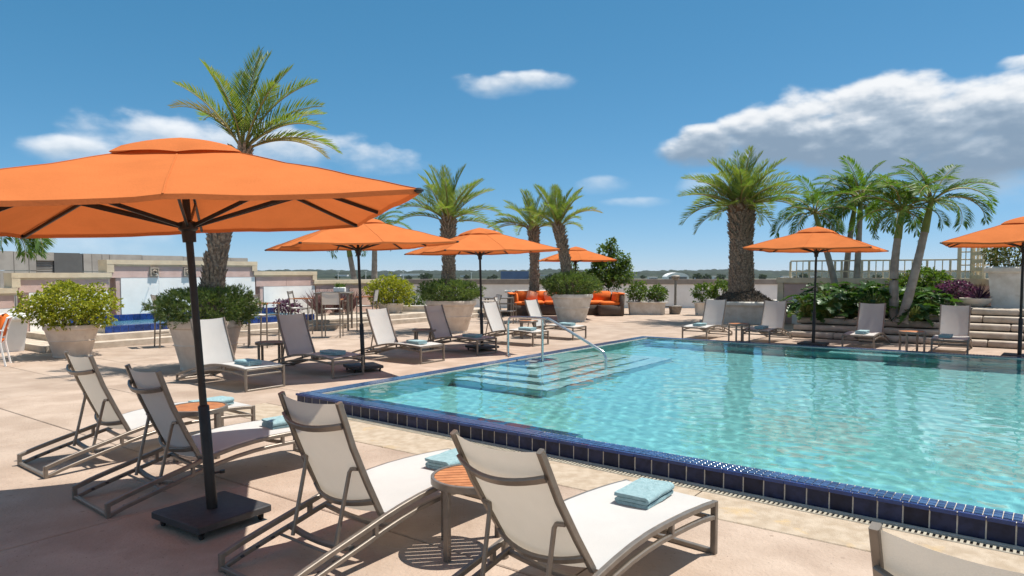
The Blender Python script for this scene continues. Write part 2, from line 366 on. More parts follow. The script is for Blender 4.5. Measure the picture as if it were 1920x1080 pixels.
l_feather = leaf('feather_palm_leaf', (0.06, 0.125, 0.028), (0.10, 0.18, 0.036), (0.17, 0.235, 0.05), 0.015, 0.4, 0.42)
l_yellow = leaf('yellow_green_leaf', (0.15, 0.185, 0.018), (0.27, 0.29, 0.022), (0.44, 0.40, 0.035), 0.03, 0.5)
l_juni = leaf('juniper_needle', (0.075, 0.12, 0.042), (0.125, 0.18, 0.06), (0.21, 0.245, 0.085), 0.02, 0.6)
l_olive = leaf('olive_leaf', (0.09, 0.115, 0.035), (0.15, 0.16, 0.05), (0.23, 0.20, 0.07), 0.03, 0.5)
l_dark = leaf('glossy_dark_leaf', (0.022, 0.058, 0.016), (0.048, 0.10, 0.024), (0.095, 0.165, 0.034), 0.04, 0.35)
l_mid = leaf('mid_green_leaf', (0.06, 0.115, 0.022), (0.11, 0.18, 0.03), (0.19, 0.25, 0.042), 0.04, 0.4)
l_purple = leaf('purple_leaf', (0.07, 0.03, 0.055), (0.13, 0.062, 0.105), (0.21, 0.12, 0.18), 0.04, 0.4, tint=(1.3, .7, 1.0))
l_grass = leaf('purple_grass', (0.16, 0.075, 0.085), (0.24, 0.13, 0.13), (0.33, 0.22, 0.19), 0.05, 0.5, tint=(1.2, .9, .9))
l_far = leaf('far_tree_leaf', (0.03, 0.052, 0.022), (0.045, 0.07, 0.028), (0.065, 0.085, 0.036), 0.0, 0.5, trans=0.15)

# ================================================================== the large structure
# ---- the land far below the roof deck
GZ = -22.0
m_land = material('airfield_grass', (0.16, 0.15, 0.085), (0.115, 0.12, 0.06), 0.004, 0.95, stain=((0.27, 0.24, 0.19), 0.0018, 0.50, 0.62))
mb = MB(); mb.add([(-16000, -2000, GZ), (16000, -2000, GZ), (16000, 22000, GZ), (-16000, 22000, GZ)], [(0, 1, 2, 3)])
tag(mb.build('land', m_land), kind='structure')
m_run = material('runway_concrete', (0.42, 0.40, 0.36), (0.36, 0.34, 0.30), 0.01, 0.9)
mb = MB(); mb.add([(-6000, 1650, GZ + .3), (6000, 1500, GZ + .3), (6000, 1640, GZ + .3), (-6000, 1800, GZ + .3)], [(0, 1, 2, 3)])
tag(mb.build('runway', m_run), kind='structure')

# ---- pool outline (outer edge of the coping), measured at coping height
CT = 0.155; WZ = 0.132; RIP = 0.00052; PFL = -0.98      # coping top, water level, ripple height, pool floor
P0 = G(557, 737, CT); P1 = G(1205, 630, CT); NQ = G(1920, 980, CT); FQ = G(1920, 669, CT)
for p in (P0, P1, NQ, FQ): p.z = 0
bN = (NQ - P0).normalized(); bF = (FQ - P1).normalized(); aL = (P1 - P0).normalized()
LN = 13.0; PN = P0 + bN * LN; PF = P1 + bF * 13.0
def line_x(p, d, q, e):
    den = d.x * e.y - d.y * e.x; t = ((q.x - p.x) * e.y - (q.y - p.y) * e.x) / den
    return p + d * t
def inset(quad, w):
    out = []; n = len(quad)
    ctr = sum(quad, V((0, 0, 0))) / n; ls = []
    for i in range(n):
        p, q = quad[i], quad[(i + 1) % n]; d = (q - p).normalized(); nn = V((-d.y, d.x, 0))
        if (ctr - p).dot(nn) < 0: nn = -nn
        ls.append((p + nn * w, d))
    for i in range(n): out.append(line_x(ls[i - 1][0], ls[i - 1][1], ls[i][0], ls[i][1]))
    return out
POOL = [P0, P1, PF, PN]; INN = inset(POOL, 0.22); LIN = inset(POOL, 0.235)

# ---- roof deck: sub-base with joint colour, slabs laid on it
A0, A1, A2, A3 = D(-14, -16), D(-14, 32), D(46, 32), D(46, -16)
mb = MB()
for q in ([A0, PN, P0, A1], [A1, P0, P1, A2], [A2, P1, PF, A3], [A3, PF, PN, A0]): quad_prism(mb, q, -1.3, -0.014)
deck = tag(mb.build('deck', m_joint), kind='structure')
def slab(pts, mat, dz=0.0, gap=0.006):
    c = sum(pts, V((0, 0, 0))) / len(pts)
    q = inset(pts, gap); t = inset(pts, gap + 0.007)
    mb = MB(); n = len(q)
    vs = [V((p.x - c.x, p.y - c.y, -0.0139)) for p in q] + [V((p.x - c.x, p.y - c.y, -0.006)) for p in q] + [V((p.x - c.x, p.y - c.y, 0)) for p in t]
    fs = [(i, (i + 1) % n, n + (i + 1) % n, n + i) for i in range(n)] + [(n + i, n + (i + 1) % n, 2 * n + (i + 1) % n, 2 * n + i) for i in range(n)] + [tuple(range(2 * n, 3 * n))]
    if (q[1] - q[0]).cross(q[2] - q[1]).z < 0: fs = [tuple(reversed(f)) for f in fs]
    mb.add(vs, fs); return mb.build('slab', mat, deck, None, (c.x, c.y, dz))
def cells(r1, r2, mat=None):
    for a, a2 in zip(r1, r1[1:]):
        for b, b2 in zip(r2, r2[1:]):
            slab([D(a, b), D(a2, b), D(a2, b2), D(a, b2)], mat or m_slab, rnd.uniform(-0.0012, 0.0012))
E2R = [-10, -7, -4, -1, 2, 5, 8, 11, 14, 17, 20, 23]
cells([-5.85, -2.85, 0.15, 3.15, 4.65], E2R)
def near_line(b, off):           # point of the pool's near edge line (offset outward) at deck coordinate b
    p = line_x(P0 - V((-bN.y, bN.x, 0)) * off, bN, D(0, b), E1); return p
nsg = 1 if V((-bN.y, bN.x, 0)).dot(E1) > 0 else -1
bb = [-7, -4, -1, 2, 5, 7.95]
for b, b2 in zip(bb, bb[1:]):
    slab([D(4.65, b), near_line(b, 0.155 * nsg), near_line(b2, 0.155 * nsg), D(4.65, b2)], m_border, 0.0)
slab([D(4.65, 7.95), D(6.15, 7.95), D(6.15, 11), D(4.65, 11)], m_slab)
cells([4.65, 6.15], [11, 14, 17, 20, 23])
slab([near_line(7.52, 0.155 * nsg), D(6.15, 7.52), D(6.15, 7.95), near_line(7.95, 0.155 * nsg)], m_slab)
cells([6.15, 9.15, 12.15, 15.15, 18.15, 21.15, 24.15, 27.15, 30.15, 33.15, 36.15, 39], [7.52, 11, 14, 17, 20, 23])
cells([16.6, 18.15, 21.15, 24.15, 27.15, 30.15], [5, 7.52])
cells([16.6, 18.9], [-10, -7, -4, -1, 2, 5])
def far_line(b): return line_x(P1, bF, D(0, b), E1)
bb = [-7, -4, -1, 2, 5, 7.50]
for b, b2 in zip(bb, bb[1:]): slab([far_line(b), D(16.6, b), D(16.6, b2), far_line(b2)], m_slab)

# ---- pool: shell, coping, tiles
mb = MB()
mb.cur = 0
for i in range(4):
    j = (i + 1) % 4; quad_prism(mb, [POOL[i], POOL[j], INN[j], INN[i]], -1.25, 0.144)
mb.cur = 1
for i in range(4):
    j = (i + 1) % 4; quad_prism(mb, [INN[i], INN[j], LIN[j], LIN[i]], PFL - .1, 0.075)
quad_prism(mb, LIN, PFL - .2, PFL)
pool = tag(mb.build('pool', [m_grout, m_plaster], smooth=None), kind='structure')
NL = V((-bN.y, bN.x, 0)) * nsg          # inward normal of the near edge
TP = 0.1555
mt = MB(); mt.cbox((0, 0, 0), (TP - 0.009, 0.012, 0.128), 0.002); me_tile = mt.mesh('tile', m_tile, 30)
mt = MB(); mt.sweep([(-(TP - 0.005) / 2, 0, 0), ((TP - 0.005) / 2, 0, 0)], [(-0.012, -0.012), (-0.012, 0.004), (-0.009, 0.010), (-0.003, 0.014), (0.024, 0.014), (0.024, -0.012)])
me_nose = mt.mesh('nosing_tile', m_nose, 50)
angN = math.atan2(bN.y, bN.x)
nT = int(12.0 / TP)
for i in range(nT):
    p = P0 + bN * (TP * (i + 0.5))
    o = obj('tile', me_tile, pool, (p.x + NL.x * 0.0038, p.y + NL.y * 0.0038, 0.066 + rnd.uniform(-.0008, .0008)), angN + rnd.uniform(-.004, .004))
    obj('nosing_tile', me_nose, pool, (p.x + NL.x * 0.0, p.y + NL.y * 0.0, 0.142), angN)
# mosaic tops
MPT = 0.052
def mosaic(mbm, origin, d, nrm, length, rows, z, start=0.0, off=0.03, size=MPT, skip=None):
    n = int(length / size); s = size - 0.005
    for i in range(n):
        for r in range(rows):
            c = origin + d * (start + (i + .5) * size) + nrm * (off + (r + .5) * size)
            h = s / 2; zz = z + rnd.uniform(-.0006, .0006)
            q = [c + d * (-h) + nrm * (-h), c + d * h + nrm * (-h), c + d * h + nrm * h, c + d * (-h) + nrm * h]
            mbm.add([V((p.x, p.y, z - 0.012)) for p in q] + [V((p.x, p.y, zz)) for p in q],
                    [(4, 5, 6, 7), (0, 1, 5, 4), (1, 2, 6, 5), (2, 3, 7, 6), (3, 0, 4, 7)] if d.cross(nrm).z > 0 else [(7, 6, 5, 4), (4, 5, 1, 0), (5, 6, 2, 1), (6, 7, 3, 2), (7, 4, 0, 3)])
LV = (NQ - P0).length
SOLO0 = LV - 3.75
ms = MB()
mosaic(ms, P0, bN, NL, SOLO0, 3, CT)
mosaic(ms, P0, bN, NL, 2.5, 3, CT, LV + 0.16)
nLft = V((aL.y, -aL.x, 0)); nFar = V((bF.y, -bF.x, 0)) * (1 if V((bF.y, -bF.x, 0)).dot(-E1) > 0 else -1)
mosaic(ms, P0 + nLft * 0.0 + NL * 0.0, aL, nLft, (P1 - P0).length - 0.2, 4, CT, 0.2, 0.006)
mosaic(ms, P1, bF, nFar, 13.0, 4, CT, 0.0, 0.006)
# submerged mosaic shelf along the near edge
NI = P0 + NL * 0.236 + bN * 0.26
mosaic(ms, NI, bN, NL, 3.75, 4, 0.072, 0, 0.0)
tag(ms.build('mosaic', m_mosaic2, pool, None), kind='stuff')
mt = MB(); mt.cbox((0, 0, -0.006), (MPT - 0.005, MPT - 0.005, 0.012), 0.0018); me_mos = mt.mesh('mosaic_tile', m_mosaic, 30)
for i in range(75):
    for r in range(3):
        c = P0 + bN * (SOLO0 + (i + .5) * MPT) + NL * (0.03 + (r + .5) * MPT)
        obj('mosaic_tile', me_mos, pool, (c.x, c.y, CT + rnd.uniform(-.0008, .0008)), angN)
mb = MB(); q = [NI, NI + bN * 3.75, NI + bN * 3.75 + NL * 0.215, NI + NL * 0.215]; quad_prism(mb, q, PFL - .02, 0.0615)
mb.build('underwater_shelf', m_plaster, pool, None)
# entry steps in the left side (tops at their apparent, refracted depth)
def GW(u, v, depth):
    """point under the water seen at u, v: the sight line bends at the surface"""
    w = G(u, v, WZ); d = w - V((0, 0, CAMH)); hd = V((d.x, d.y, 0)).normalized(); si = V((d.x, d.y, 0)).length / d.length / 1.33
    return V((*(w + hd * (depth * si / math.sqrt(1 - si * si))).xy, 0))
deps = [0.14, 0.31, 0.48, 0.65]
corn = [(1003, 689), (1011, 704.5), (1020, 718), (1026, 733)]; fend = [(1118, 665.5), (1165, 668.6), (1214, 670.5), (1263, 672)]
LI0 = P0 + nLft * 0.236
for kk, (dp, c, f) in enumerate(zip(deps, corn, fend)):
    z = WZ - dp; C_ = GW(c[0], c[1], dp); Fp = GW(f[0], f[1], dp)
    da = (C_ - LI0).dot(aL); db = (C_ - LI0).dot(nLft); fa = (Fp - LI0).dot(aL)
    w0 = LI0 + aL * da; w1 = LI0 + aL * max(fa, da + 1)
    mb = MB(); mb.cur = 0
    quad_prism(mb, [w0, w1, w1 + nLft * db, w0 + nLft * db], PFL - .02 - .01 * kk, z)
    mb.cur = 1
    e = [w0 + nLft * 0.01, w0 + nLft * db, w1 + nLft * db]
    mb.bar(V((*e[0].xy, z - 0.010)), V((*e[1].xy, z - 0.010)), 0.014, 0.03); mb.bar(V((*e[1].xy, z - 0.0105)), V((*e[2].xy, z - 0.0105)), 0.014, 0.03)
    mb.build('step', [m_pale, m_tile], pool, None)
    if kk == 0: lan = (w0 + aL * .08, (w1 - w0).length * .5, db * .62)
ms = MB(); w0, ll_, lw_ = lan; nr = max(3, int(lw_ / MPT)); ll_ = int(ll_ / MPT) * MPT
mosaic(ms, V((w0.x, w0.y, 0)), aL, nLft, ll_, nr, 0.062, 0, 0.0)
quad_prism(ms, [w0, w0 + aL * ll_, w0 + aL * ll_ + nLft * nr * MPT, w0 + nLft * nr * MPT], -0.05, 0.0515)
tag(ms.build('mosaic_landing', m_mosaic2, pool, None), kind='stuff')
# bench under the far edge
mb = MB(); q0 = P1 + nFar * 0.236 + bF * 0.5
quad_prism(mb, [q0, q0 + bF * 7, q0 + bF * 7 + nFar * 0.45, q0 + nFar * 0.45], PFL - .02, -0.22)
mb.bar(V((*(q0 + nFar * .45).xy, -0.23)), V((*(q0 + bF * 7 + nFar * .45).xy, -0.23)), 0.03, 0.05)
mb.build('underwater_bench', m_plaster, pool, None)
# drain channel along the near edge
mb = MB(); o0 = P0 - NL * 0.012
quad_prism(mb, [o0 - NL * 0.04, o0 + bN * 13 - NL * 0.04, o0 + bN * 13 - NL * 0.001, o0 - NL * 0.001], -0.0135, 0.006)
mb.build('drain_kerb', m_grout, pool, None)
mb = MB(); g0 = P0 - NL * 0.055
for i in range(int(13.0 / 0.034)):
    c = g0 + bN * (0.034 * (i + .5)) - NL * 0.052
    mb.box((c.x, c.y, -0.005), (0.017, 0.075, 0.010), Matrix.Rotation(angN, 3, 'Z'))
for off in (0.012, 0.094):
    a_ = g0 - NL * off; mb.bar(V((a_.x, a_.y, -0.004)), V((a_.x + bN.x * 13, a_.y + bN.y * 13, -0.004)), 0.012, 0.012)
tag(mb.build('drain_grate', m_grate, pool, None), kind='stuff')

# ---- water: a rippled sheet that refracts; the sun's caustics fall on the plaster below
wm = bpy.data.materials.new('pool_water'); wm.use_nodes = True; nt = wm.node_tree; nt.nodes.clear()
out = NN(nt, 'ShaderNodeOutputMaterial'); gl = NN(nt, 'ShaderNodeBsdfGlass'); gl.inputs['IOR'].default_value = 1.33; gl.inputs['Roughness'].default_value = 0.0
gl.inputs['Color'].default_value = (0.90, 0.985, 0.985, 1); link(nt, gl.outputs[0], out.inputs[0])
import numpy as np
def water_sheet():
    q = inset(POOL, 0.216); c0, c1, c2, c3 = [np.array([p.x, p.y]) for p in q]      # P0, P1, PF, PN
    st_ = 0.026; na = int(np.linalg.norm(c1 - c0) / st_); nb = int(np.linalg.norm(c3 - c0) / st_)
    A, B = np.meshgrid(np.linspace(0, 1, na + 1), np.linspace(0, 1, nb + 1), indexing='ij'); A = A[..., None]; B = B[..., None]
    XY = c0 * (1 - A) * (1 - B) + c1 * A * (1 - B) + c2 * A * B + c3 * (1 - A) * B
    X, Y = XY[..., 0], XY[..., 1]; Z = np.full_like(X, WZ); rng = np.random.default_rng(5)
    for i in range(70):
        lam = 0.10 * (0.55 / 0.10) ** rng.random(); th = rng.normal(0.6, 0.95); k = 2 * np.pi / lam
        Z += RIP * lam * np.sin(k * (np.cos(th) * X + np.sin(th) * Y) + rng.uniform(0, 6.28))
    vs = np.stack([X, Y, Z], -1).reshape(-1, 3).astype(np.float32); idx = np.arange((na + 1) * (nb + 1), dtype=np.int32).reshape(na + 1, nb + 1)
    fs = np.stack([idx[:-1, :-1], idx[:-1, 1:], idx[1:, 1:], idx[1:, :-1]], -1).reshape(-1, 4)
    e_ = vs[fs[0]]; 
    if np.cross(e_[1] - e_[0], e_[2] - e_[1])[2] < 0: fs = fs[:, ::-1]
    me = bpy.data.meshes.new('pool_water'); me.vertices.add(len(vs)); me.vertices.foreach_set('co', vs.ravel()); me.loops.add(fs.size); me.loops.foreach_set('vertex_index', np.ascontiguousarray(fs).ravel())
    me.polygons.add(len(fs)); me.polygons.foreach_set('loop_start', np.arange(0, fs.size, 4, dtype=np.int32)); me.polygons.foreach_set('use_smooth', np.ones(len(fs), dtype=bool))
    me.update(calc_edges=True); me.materials.append(wm); return me
wo = tag(obj('pool_water', water_sheet()), kind='structure'); wo.cycles.is_caustics_caster = True
for o in [pool] + list(pool.children): o.cycles.is_caustics_receiver = True

# ---- fountain wall with stepped top, along the left of the deck
FW = 19.3
def e1_of(p): return p.dot(E1)
def wall_u(u): return e1_of(on_e2(u, FW))
def ebox(mb, a0, a1, b0, b1, z0, z1): quad_prism(mb, [D(a0, b0), D(a1, b0), D(a1, b1), D(a0, b1)], z0, z1); return mb
fw = empty('fountain_wall', D(wall_u(300), FW)); fw_inv = fw.location.copy()
tag(fw, 'stepped pink and cream wall with white panels behind the blue basin', 'wall')
def wpart(name, mb, mat, parent, off=None, smooth=None):
    off = off if off is not None else parent.location
    mb.v = [(x - off.x, y - off.y, z - off.z) for (x, y, z) in mb.v]
    return mb.build(name, mat, parent, smooth)
segs = [(wall_u(-160), wall_u(26), 1.32), (wall_u(26), wall_u(204), 1.68), (wall_u(204), wall_u(478), 2.02), (wall_u(478), wall_u(590), 1.72), (wall_u(590), wall_u(712), 1.42)]
for i, (a0, a1, zt) in enumerate(segs):
    mb = MB(); ebox(mb, a0 + (0.18 if i else 0), a1, FW, FW + 0.35, 0, zt - 0.12); wpart('core', mb, m_pink, fw)
    mb = MB(); ebox(mb, a0 - 0.06, a1 + 0.06, FW - 0.07, FW + 0.45, zt - 0.12, zt)
    ebox(mb, a0 - 0.03, a1 + 0.03, FW - 0.035, FW + 0.40, zt - 0.17, zt - 0.121); wpart('cap', mb, m_cream, fw)
    n = max(1, int((a1 - a0) / 1.05)); w = (a1 - a0 - 0.06) / n
    for k in range(n):          # pink facing panels under the cap
        mb = MB(); ebox(mb, a0 + 0.03 + k * w + 0.006, a0 + 0.03 + (k + 1) * w - 0.006, FW - 0.022, FW - 0.001, zt - 0.47 if i != 4 else 0.0, zt - 0.172); wpart('facing_panel', mb, m_pink, fw)
    if i < 4:
        n = max(1, int((a1 - a0) / 2.2)); ins0 = 0.30; w = (a1 - a0 - ins0) / n
        for k in range(n):
            mb = MB(); ebox(mb, a0 + ins0 + k * w, a0 + ins0 + (k + 1) * w - 0.005, FW - 0.018, FW - 0.001, 0.0, zt - 0.472); wpart('white_panel', mb, m_white, fw)
# upright cream ends where the wall steps up
for u, z0, z1, sgn in ((26, 1.33, 1.68, 1), (204, 1.69, 2.02, 1), (478, 1.73, 2.02, -1), (590, 1.43, 1.72, -1)):
    a = wall_u(u); mb = MB(); ebox(mb, a - (0.055 if sgn > 0 else 0.12), a + (0.12 if sgn > 0 else 0.055), FW - 0.066, FW + 0.44, z0, z1 - 0.121); wpart('cap_return', mb, m_cream, fw)
# carved square rosettes with spouts
for u in (289, 351.5):
    a = wall_u(u); c = D(a, FW - 0.022)
    r = empty('rosette'); r.parent = fw; r.location = V((c.x, c.y, 1.70)) - fw.location; r.rotation_euler = (0, 0, math.atan2(E1.y, E1.x))
    mb = MB(); mb.cbox((0, 0, 0), (0.26, 0.05, 0.26), 0.012); mb.build('back_plate', m_stone, r)
    mb = MB()
    for s_ in (-1, 1): mb.bar((s_ * .105, -.032, -.12), (s_ * .105, -.032, .12), .03, .03, (0, 1, 0)); mb.bar((-.12, -.033, s_ * .105), (.12, -.033, s_ * .105), .03, .03)
    mb.build('frame', m_stone, r)
    mb = MB()
    for k in range(8):
        t = k * math.pi / 4; mb.tube([(0.02 * math.cos(t), -0.03, 0.02 * math.sin(t)), (0.045 * math.cos(t), -0.05, 0.045 * math.sin(t)), (0.075 * math.cos(t), -0.03, 0.075 * math.sin(t))], [0.012, 0.02, 0.006], 6, (0, 1, 0))
    mb.build('petals', m_stone, r)
    mb = MB(); mb.tube([(0, 0.0, -0.01), (0, -0.085, -0.02)], 0.017, 8); mb.build('spout', m_bronze, r)
# falling water from the spouts
m_jet = bpy.data.materials.new('water_jet'); m_jet.use_nodes = True
pj = m_jet.node_tree.nodes['Principled BSDF']; pj.inputs['Base Color'].default_value = (0.55, 0.6, 0.62, 1); pj.inputs['Roughness'].default_value = 0.1; pj.inputs['Alpha'].default_value = 0.55
for u, side in ((283, 'left'), (346.5, 'right')):
    a = wall_u(u + 5); mb = MB(); p = []
    for i in range(12):
        t = i / 11; q = D(a - 0.55 * t * 0.45, FW - 0.12 - 0.62 * t ** 0.55); p.append((q.x, q.y, 1.66 - 1.26 * t ** 1.7))
    mb.tube(p, [0.008 + 0.005 * math.sin(i * 2.1) for i in range(12)], 6)
    o = mb.build('water_jet', m_jet); tag(o, 'thin stream of water falling from the %s rosette spout' % side, 'water jet')
# ---- basin and its two low steps
fb = empty('fountain_basin', D(wall_u(260), FW - 1.2)); tag(fb, 'low blue tiled fountain basin on stone steps under the rosettes', 'fountain basin')
sa, sb = 5.9, 22.5
mb = MB(); ebox(mb, sa, sb, FW - 2.75, FW - 0.025, 0.001, 0.135); wpart('lower_step', mb, m_stone, fb)
mb = MB(); ebox(mb, sa + .55, sb - .4, FW - 2.38, FW - 0.025, 0.1352, 0.27); wpart('upper_step', mb, m_stone, fb)
B0, B1, BB = wall_u(205) - 1.0, wall_u(520), FW - 2.0
mb = MB(); ebox(mb, B0, B1, BB, BB + 0.14, 0.2702, 0.425); ebox(mb, B0, B0 + 0.14, BB + 0.1402, FW - 0.03, 0.2702, 0.425); ebox(mb, B1 - .14, B1, BB + 0.1402, FW - 0.03, 0.2702, 0.425)
wpart('basin_wall', mb, m_grout, fb)
bt = MB(); bt.cbox((0, 0, 0), (0.168, 0.014, 0.150), 0.003); m_btile = material('blue_basin_tile', (0.02, 0.055, 0.22), (0.014, 0.035, 0.14), 14, 0.15, rand=0.25); me_bt = bt.mesh('tile', m_btile, 30)
ae = math.atan2(E1.y, E1.x)
for k in range(int((B1 - B0) / 0.175)):
    p = D(B0 + 0.175 * (k + .5), BB - 0.006); obj('tile', me_bt, fb, V((p.x, p.y, 0.347)) - fb.location, ae)
bt = MB(); bt.cbox((0, 0, 0), (0.168, 0.15, 0.012), 0.003); me_bt2 = bt.mesh('rim_tile', m_btile, 30)
for k in range(int((B1 - B0) / 0.175)):
    p = D(B0 + 0.175 * (k + .5), BB + 0.07); obj('rim_tile', me_bt2, fb, V((p.x, p.y, 0.430)) - fb.location, ae)
bt = MB(); bt.cbox((0, 0, 0), (0.168, 0.014, 0.17), 0.003); me_bt3 = bt.mesh('back_tile', m_btile, 30)
for k in range(int((B1 - B0) / 0.175)):
    p = D(B0 + 0.175 * (k + .5), FW - 0.030); obj('back_tile', me_bt3, fb, V((p.x, p.y, 0.49)) - fb.location, ae)
mb = MB(); ebox(mb, B0 + .14, B1 - .14, BB + .14, FW - 0.03, 0.2701, 0.30); wpart('basin_floor', mb, m_btile, fb)
fwm = bpy.data.materials.new('fountain_water'); fwm.use_nodes = True; nt = fwm.node_tree; p = nt.nodes['Principled BSDF']
geo = NN(nt, 'ShaderNodeNewGeometry'); b = NN(nt, 'ShaderNodeBump'); b.inputs['Distance'].default_value = 0.5; link(nt, M_(nt, 'MULTIPLY', NOISE(nt, geo.outputs['Position'], 7, 3, .6, .5), 0.09), b.inputs['Height']); link(nt, b.outputs[0], p.inputs['Normal'])
p.inputs['Base Color'].default_value = (0.10, 0.30, 0.42, 1); p.inputs['Roughness'].default_value = 0.06; p.inputs['Alpha'].default_value = 0.5
mb = MB(); ebox(mb, B0 + .1402, B1 - .1402, BB + .1402, FW - 0.031, 0.405, 0.412); tag(mb.build('fountain_water', fwm, None, None), kind='structure')

# ---- concrete penthouse wall behind the fountain, with louvre and dark panel
CW = 26.0
cw = empty('concrete_wall', on_e2(240, CW)); tag(cw, 'tall grey concrete panel wall with a louvre behind the fountain wall', 'wall')
us = [-260, -140, 0, 28, 56, 70, 158, 174, 193, 207, 268, 345, 400, 434, 466]
ur = [u for u in us]
for i, (u0, u1) in enumerate(zip(us, us[1:])):
    a0, a1 = e1_of(on_e2(u0, CW)), e1_of(on_e2(u1, CW))
    zt = 2.40 - 0.0002 * (u0 + 200)
    if u0 == 70:
        mb = MB(); ebox(mb, a0, a1, CW + 0.25, CW + 0.5, 0, zt); wpart('recess_back', mb, m_panel, cw)
        am = e1_of(on_e2(104, CW)); mb = MB(); ebox(mb, am, a1 - .02, CW + 0.02, CW + 0.24, 0, zt - 0.03); wpart('dark_panel', mb, m_panel, cw)
        ml = MB(); Lw = am - a0 - .04; ml.box((0, 0, 0), (Lw, 0.09, 0.022), Matrix.Rotation(R(35), 3, 'X')); me_l = ml.mesh('louvre_slat', m_conc, None)
        cc = D((a0 + am) / 2, CW + 0.1)
        for k in range(12): obj('louvre_slat', me_l, cw, V((cc.x, cc.y, 1.5 + k * 0.052)) - cw.location, ae)
        mb = MB(); ebox(mb, a0 + .01, am - .01, CW, CW + 0.2, zt - 0.27, zt); wpart('wall_panel', mb, m_conc, cw)
        continue
    mb = MB(); ebox(mb, a0 + 0.008, a1 - 0.008, CW, CW + 0.3, 0.0, zt - 0.62); wpart('wall_panel', mb, m_conc, cw)
    mb = MB(); ebox(mb, a0 + 0.008, a1 - 0.008, CW, CW + 0.3, zt - 0.60, zt); wpart('wall_panel', mb, m_conc, cw)

# ---- low white parapet across the back of the deck
YP = 33.0
pw = empty('parapet', (2, YP, 0)); tag(pw, 'long low white parapet with grey cap along the back of the deck', 'parapet')
xs = [-10.5, -7, -3.5, 0, 3.5, 7, 10.5, 13.6]
for x0, x1 in zip(xs, xs[1:]):
    mb = MB(); mb.prism([(x0 + .004, YP), (x1 - .004, YP), (x1 - .004, YP + .3), (x0 + .004, YP + .3)], 0.0, 1.12); wpart('wall_panel', mb, m_white, pw)
mb = MB(); mb.prism([(-10.5, YP - .06), (13.6, YP - .06), (13.6, YP + .5), (-10.5, YP + .5)], 1.121, 1.36); wpart('cap', mb, m_cap, pw)

# ---- stone steps and terrace on the right
SE = 18.95
st = empty('stone_steps', D(SE, 0.5)); tag(st, 'wide stone garden steps behind the loungers at the right end', 'steps')
bL = on_e1(1482, SE).dot(E2)
RH = 0.165
def course(k, b0, b1):
    """one course of cast blocks, laid with open joints"""
    b = b0; q = 0
    while b < b1 - 0.05:
        w = min(rnd.uniform(2.6, 3.6), b1 - b); w = b1 - b if b1 - b - w < .5 else w
        a0 = SE + 0.33 * k + rnd.uniform(-.006, .006)
        c = D((a0 + a0 + 0.42) / 2, b + w / 2); mbx = MB()
        mbx.cbox((0, 0, 0), (0.42, w - 0.012, RH - 0.022), 0.022)
        o = mbx.build('block', m_stone, st, 50, V((c.x, c.y, RH * k + RH / 2 - 0.004)) - st.location, ae); b += w
    mbx = MB(); ebox(mbx, SE + 0.33 * k + 0.05, SE + 0.33 * k + 0.40, b0 + .01, b1 - .01, RH * k + 0.0005, RH * (k + 1) - 0.03); wpart('riser_core', mbx, m_joint, st)
for k in range(3): course(k, -9.0, bL)
bS = on_e1(1736, SE + 1).dot(E2)
for k in (3, 4): course(k, -9.0, bS if k == 3 else on_e1(1822, SE + 1.3).dot(E2))
TZ = RH * 5 - 0.01
terr = MB(); ebox(terr, SE + 1.72, 46, -14, 2.0, 0, TZ - 0.012); terrace = tag(terr.build('terrace', m_joint, None, None), kind='structure')
m_paver = material('grey_paver', (0.52, 0.48, 0.43), (0.42, 0.385, 0.34), 5, 0.9, rand=0.06, stain=((0.2, 0.18, 0.16), 6, 0.6, 0.8))
for i in range(12):
    for j in range(8):
        a0 = SE + 1.73 + i * 0.62; b0 = 1.95 - (j + 1) * 0.62; mbx = MB(); mbx.cbox((0, 0, 0), (0.61, 0.61, 0.014), 0.004)
        c = D(a0 + .31, b0 + .31); mbx.build('paver', m_paver, terrace, None, (c.x, c.y, TZ - 0.004), ae)
bed = MB(); ebox(bed, SE + 1.06, 23.9, 2.02, bL - 0.02, 0, 0.44); ebox(bed, SE + 1.06, SE + 1.7, -0.5, 2.0, 0, 0.47); tag(bed.build('garden_bed', m_soil, None, None), kind='structure')
# ---- pink wall on the right with cream cap and trellis railing
PW = 24.0
rw = empty('garden_wall', on_e1(1650, PW)); tag(rw, 'pink garden wall with cream cap behind the feather palms', 'wall')
b1_, b0_ = on_e1(1460, PW).dot(E2), on_e1(1850, PW).dot(E2)
mb = MB(); ebox(mb, PW, PW + .35, b0_, b1_, 0, 1.34); wpart('core', mb, m_cream, rw)
mb = MB(); ebox(mb, PW - .08, PW + .45, b0_ - .05, b1_ + .06, 1.341, 1.51); wpart('cap', mb, m_cream, rw)
mb = MB(); ebox(mb, PW - .05, PW - .001, b1_ - .16, b1_ + .03, 0, 1.339); wpart('pier', mb, m_cream, rw)
n = 7; w = (b1_ - .18 - b0_) / n
for k in range(n): mb = MB(); ebox(mb, PW - .025, PW - .001, b0_ + k * w + .008, b0_ + (k + 1) * w - .008, 0.0, 1.30); wpart('facing_panel', mb, m_pink, rw)
mb = MB(); ebox(mb, PW - .035, PW - .026, b1_ - .9, b1_ - .45, 0.0, 0.92); wpart('white_panel', mb, m_white, rw)
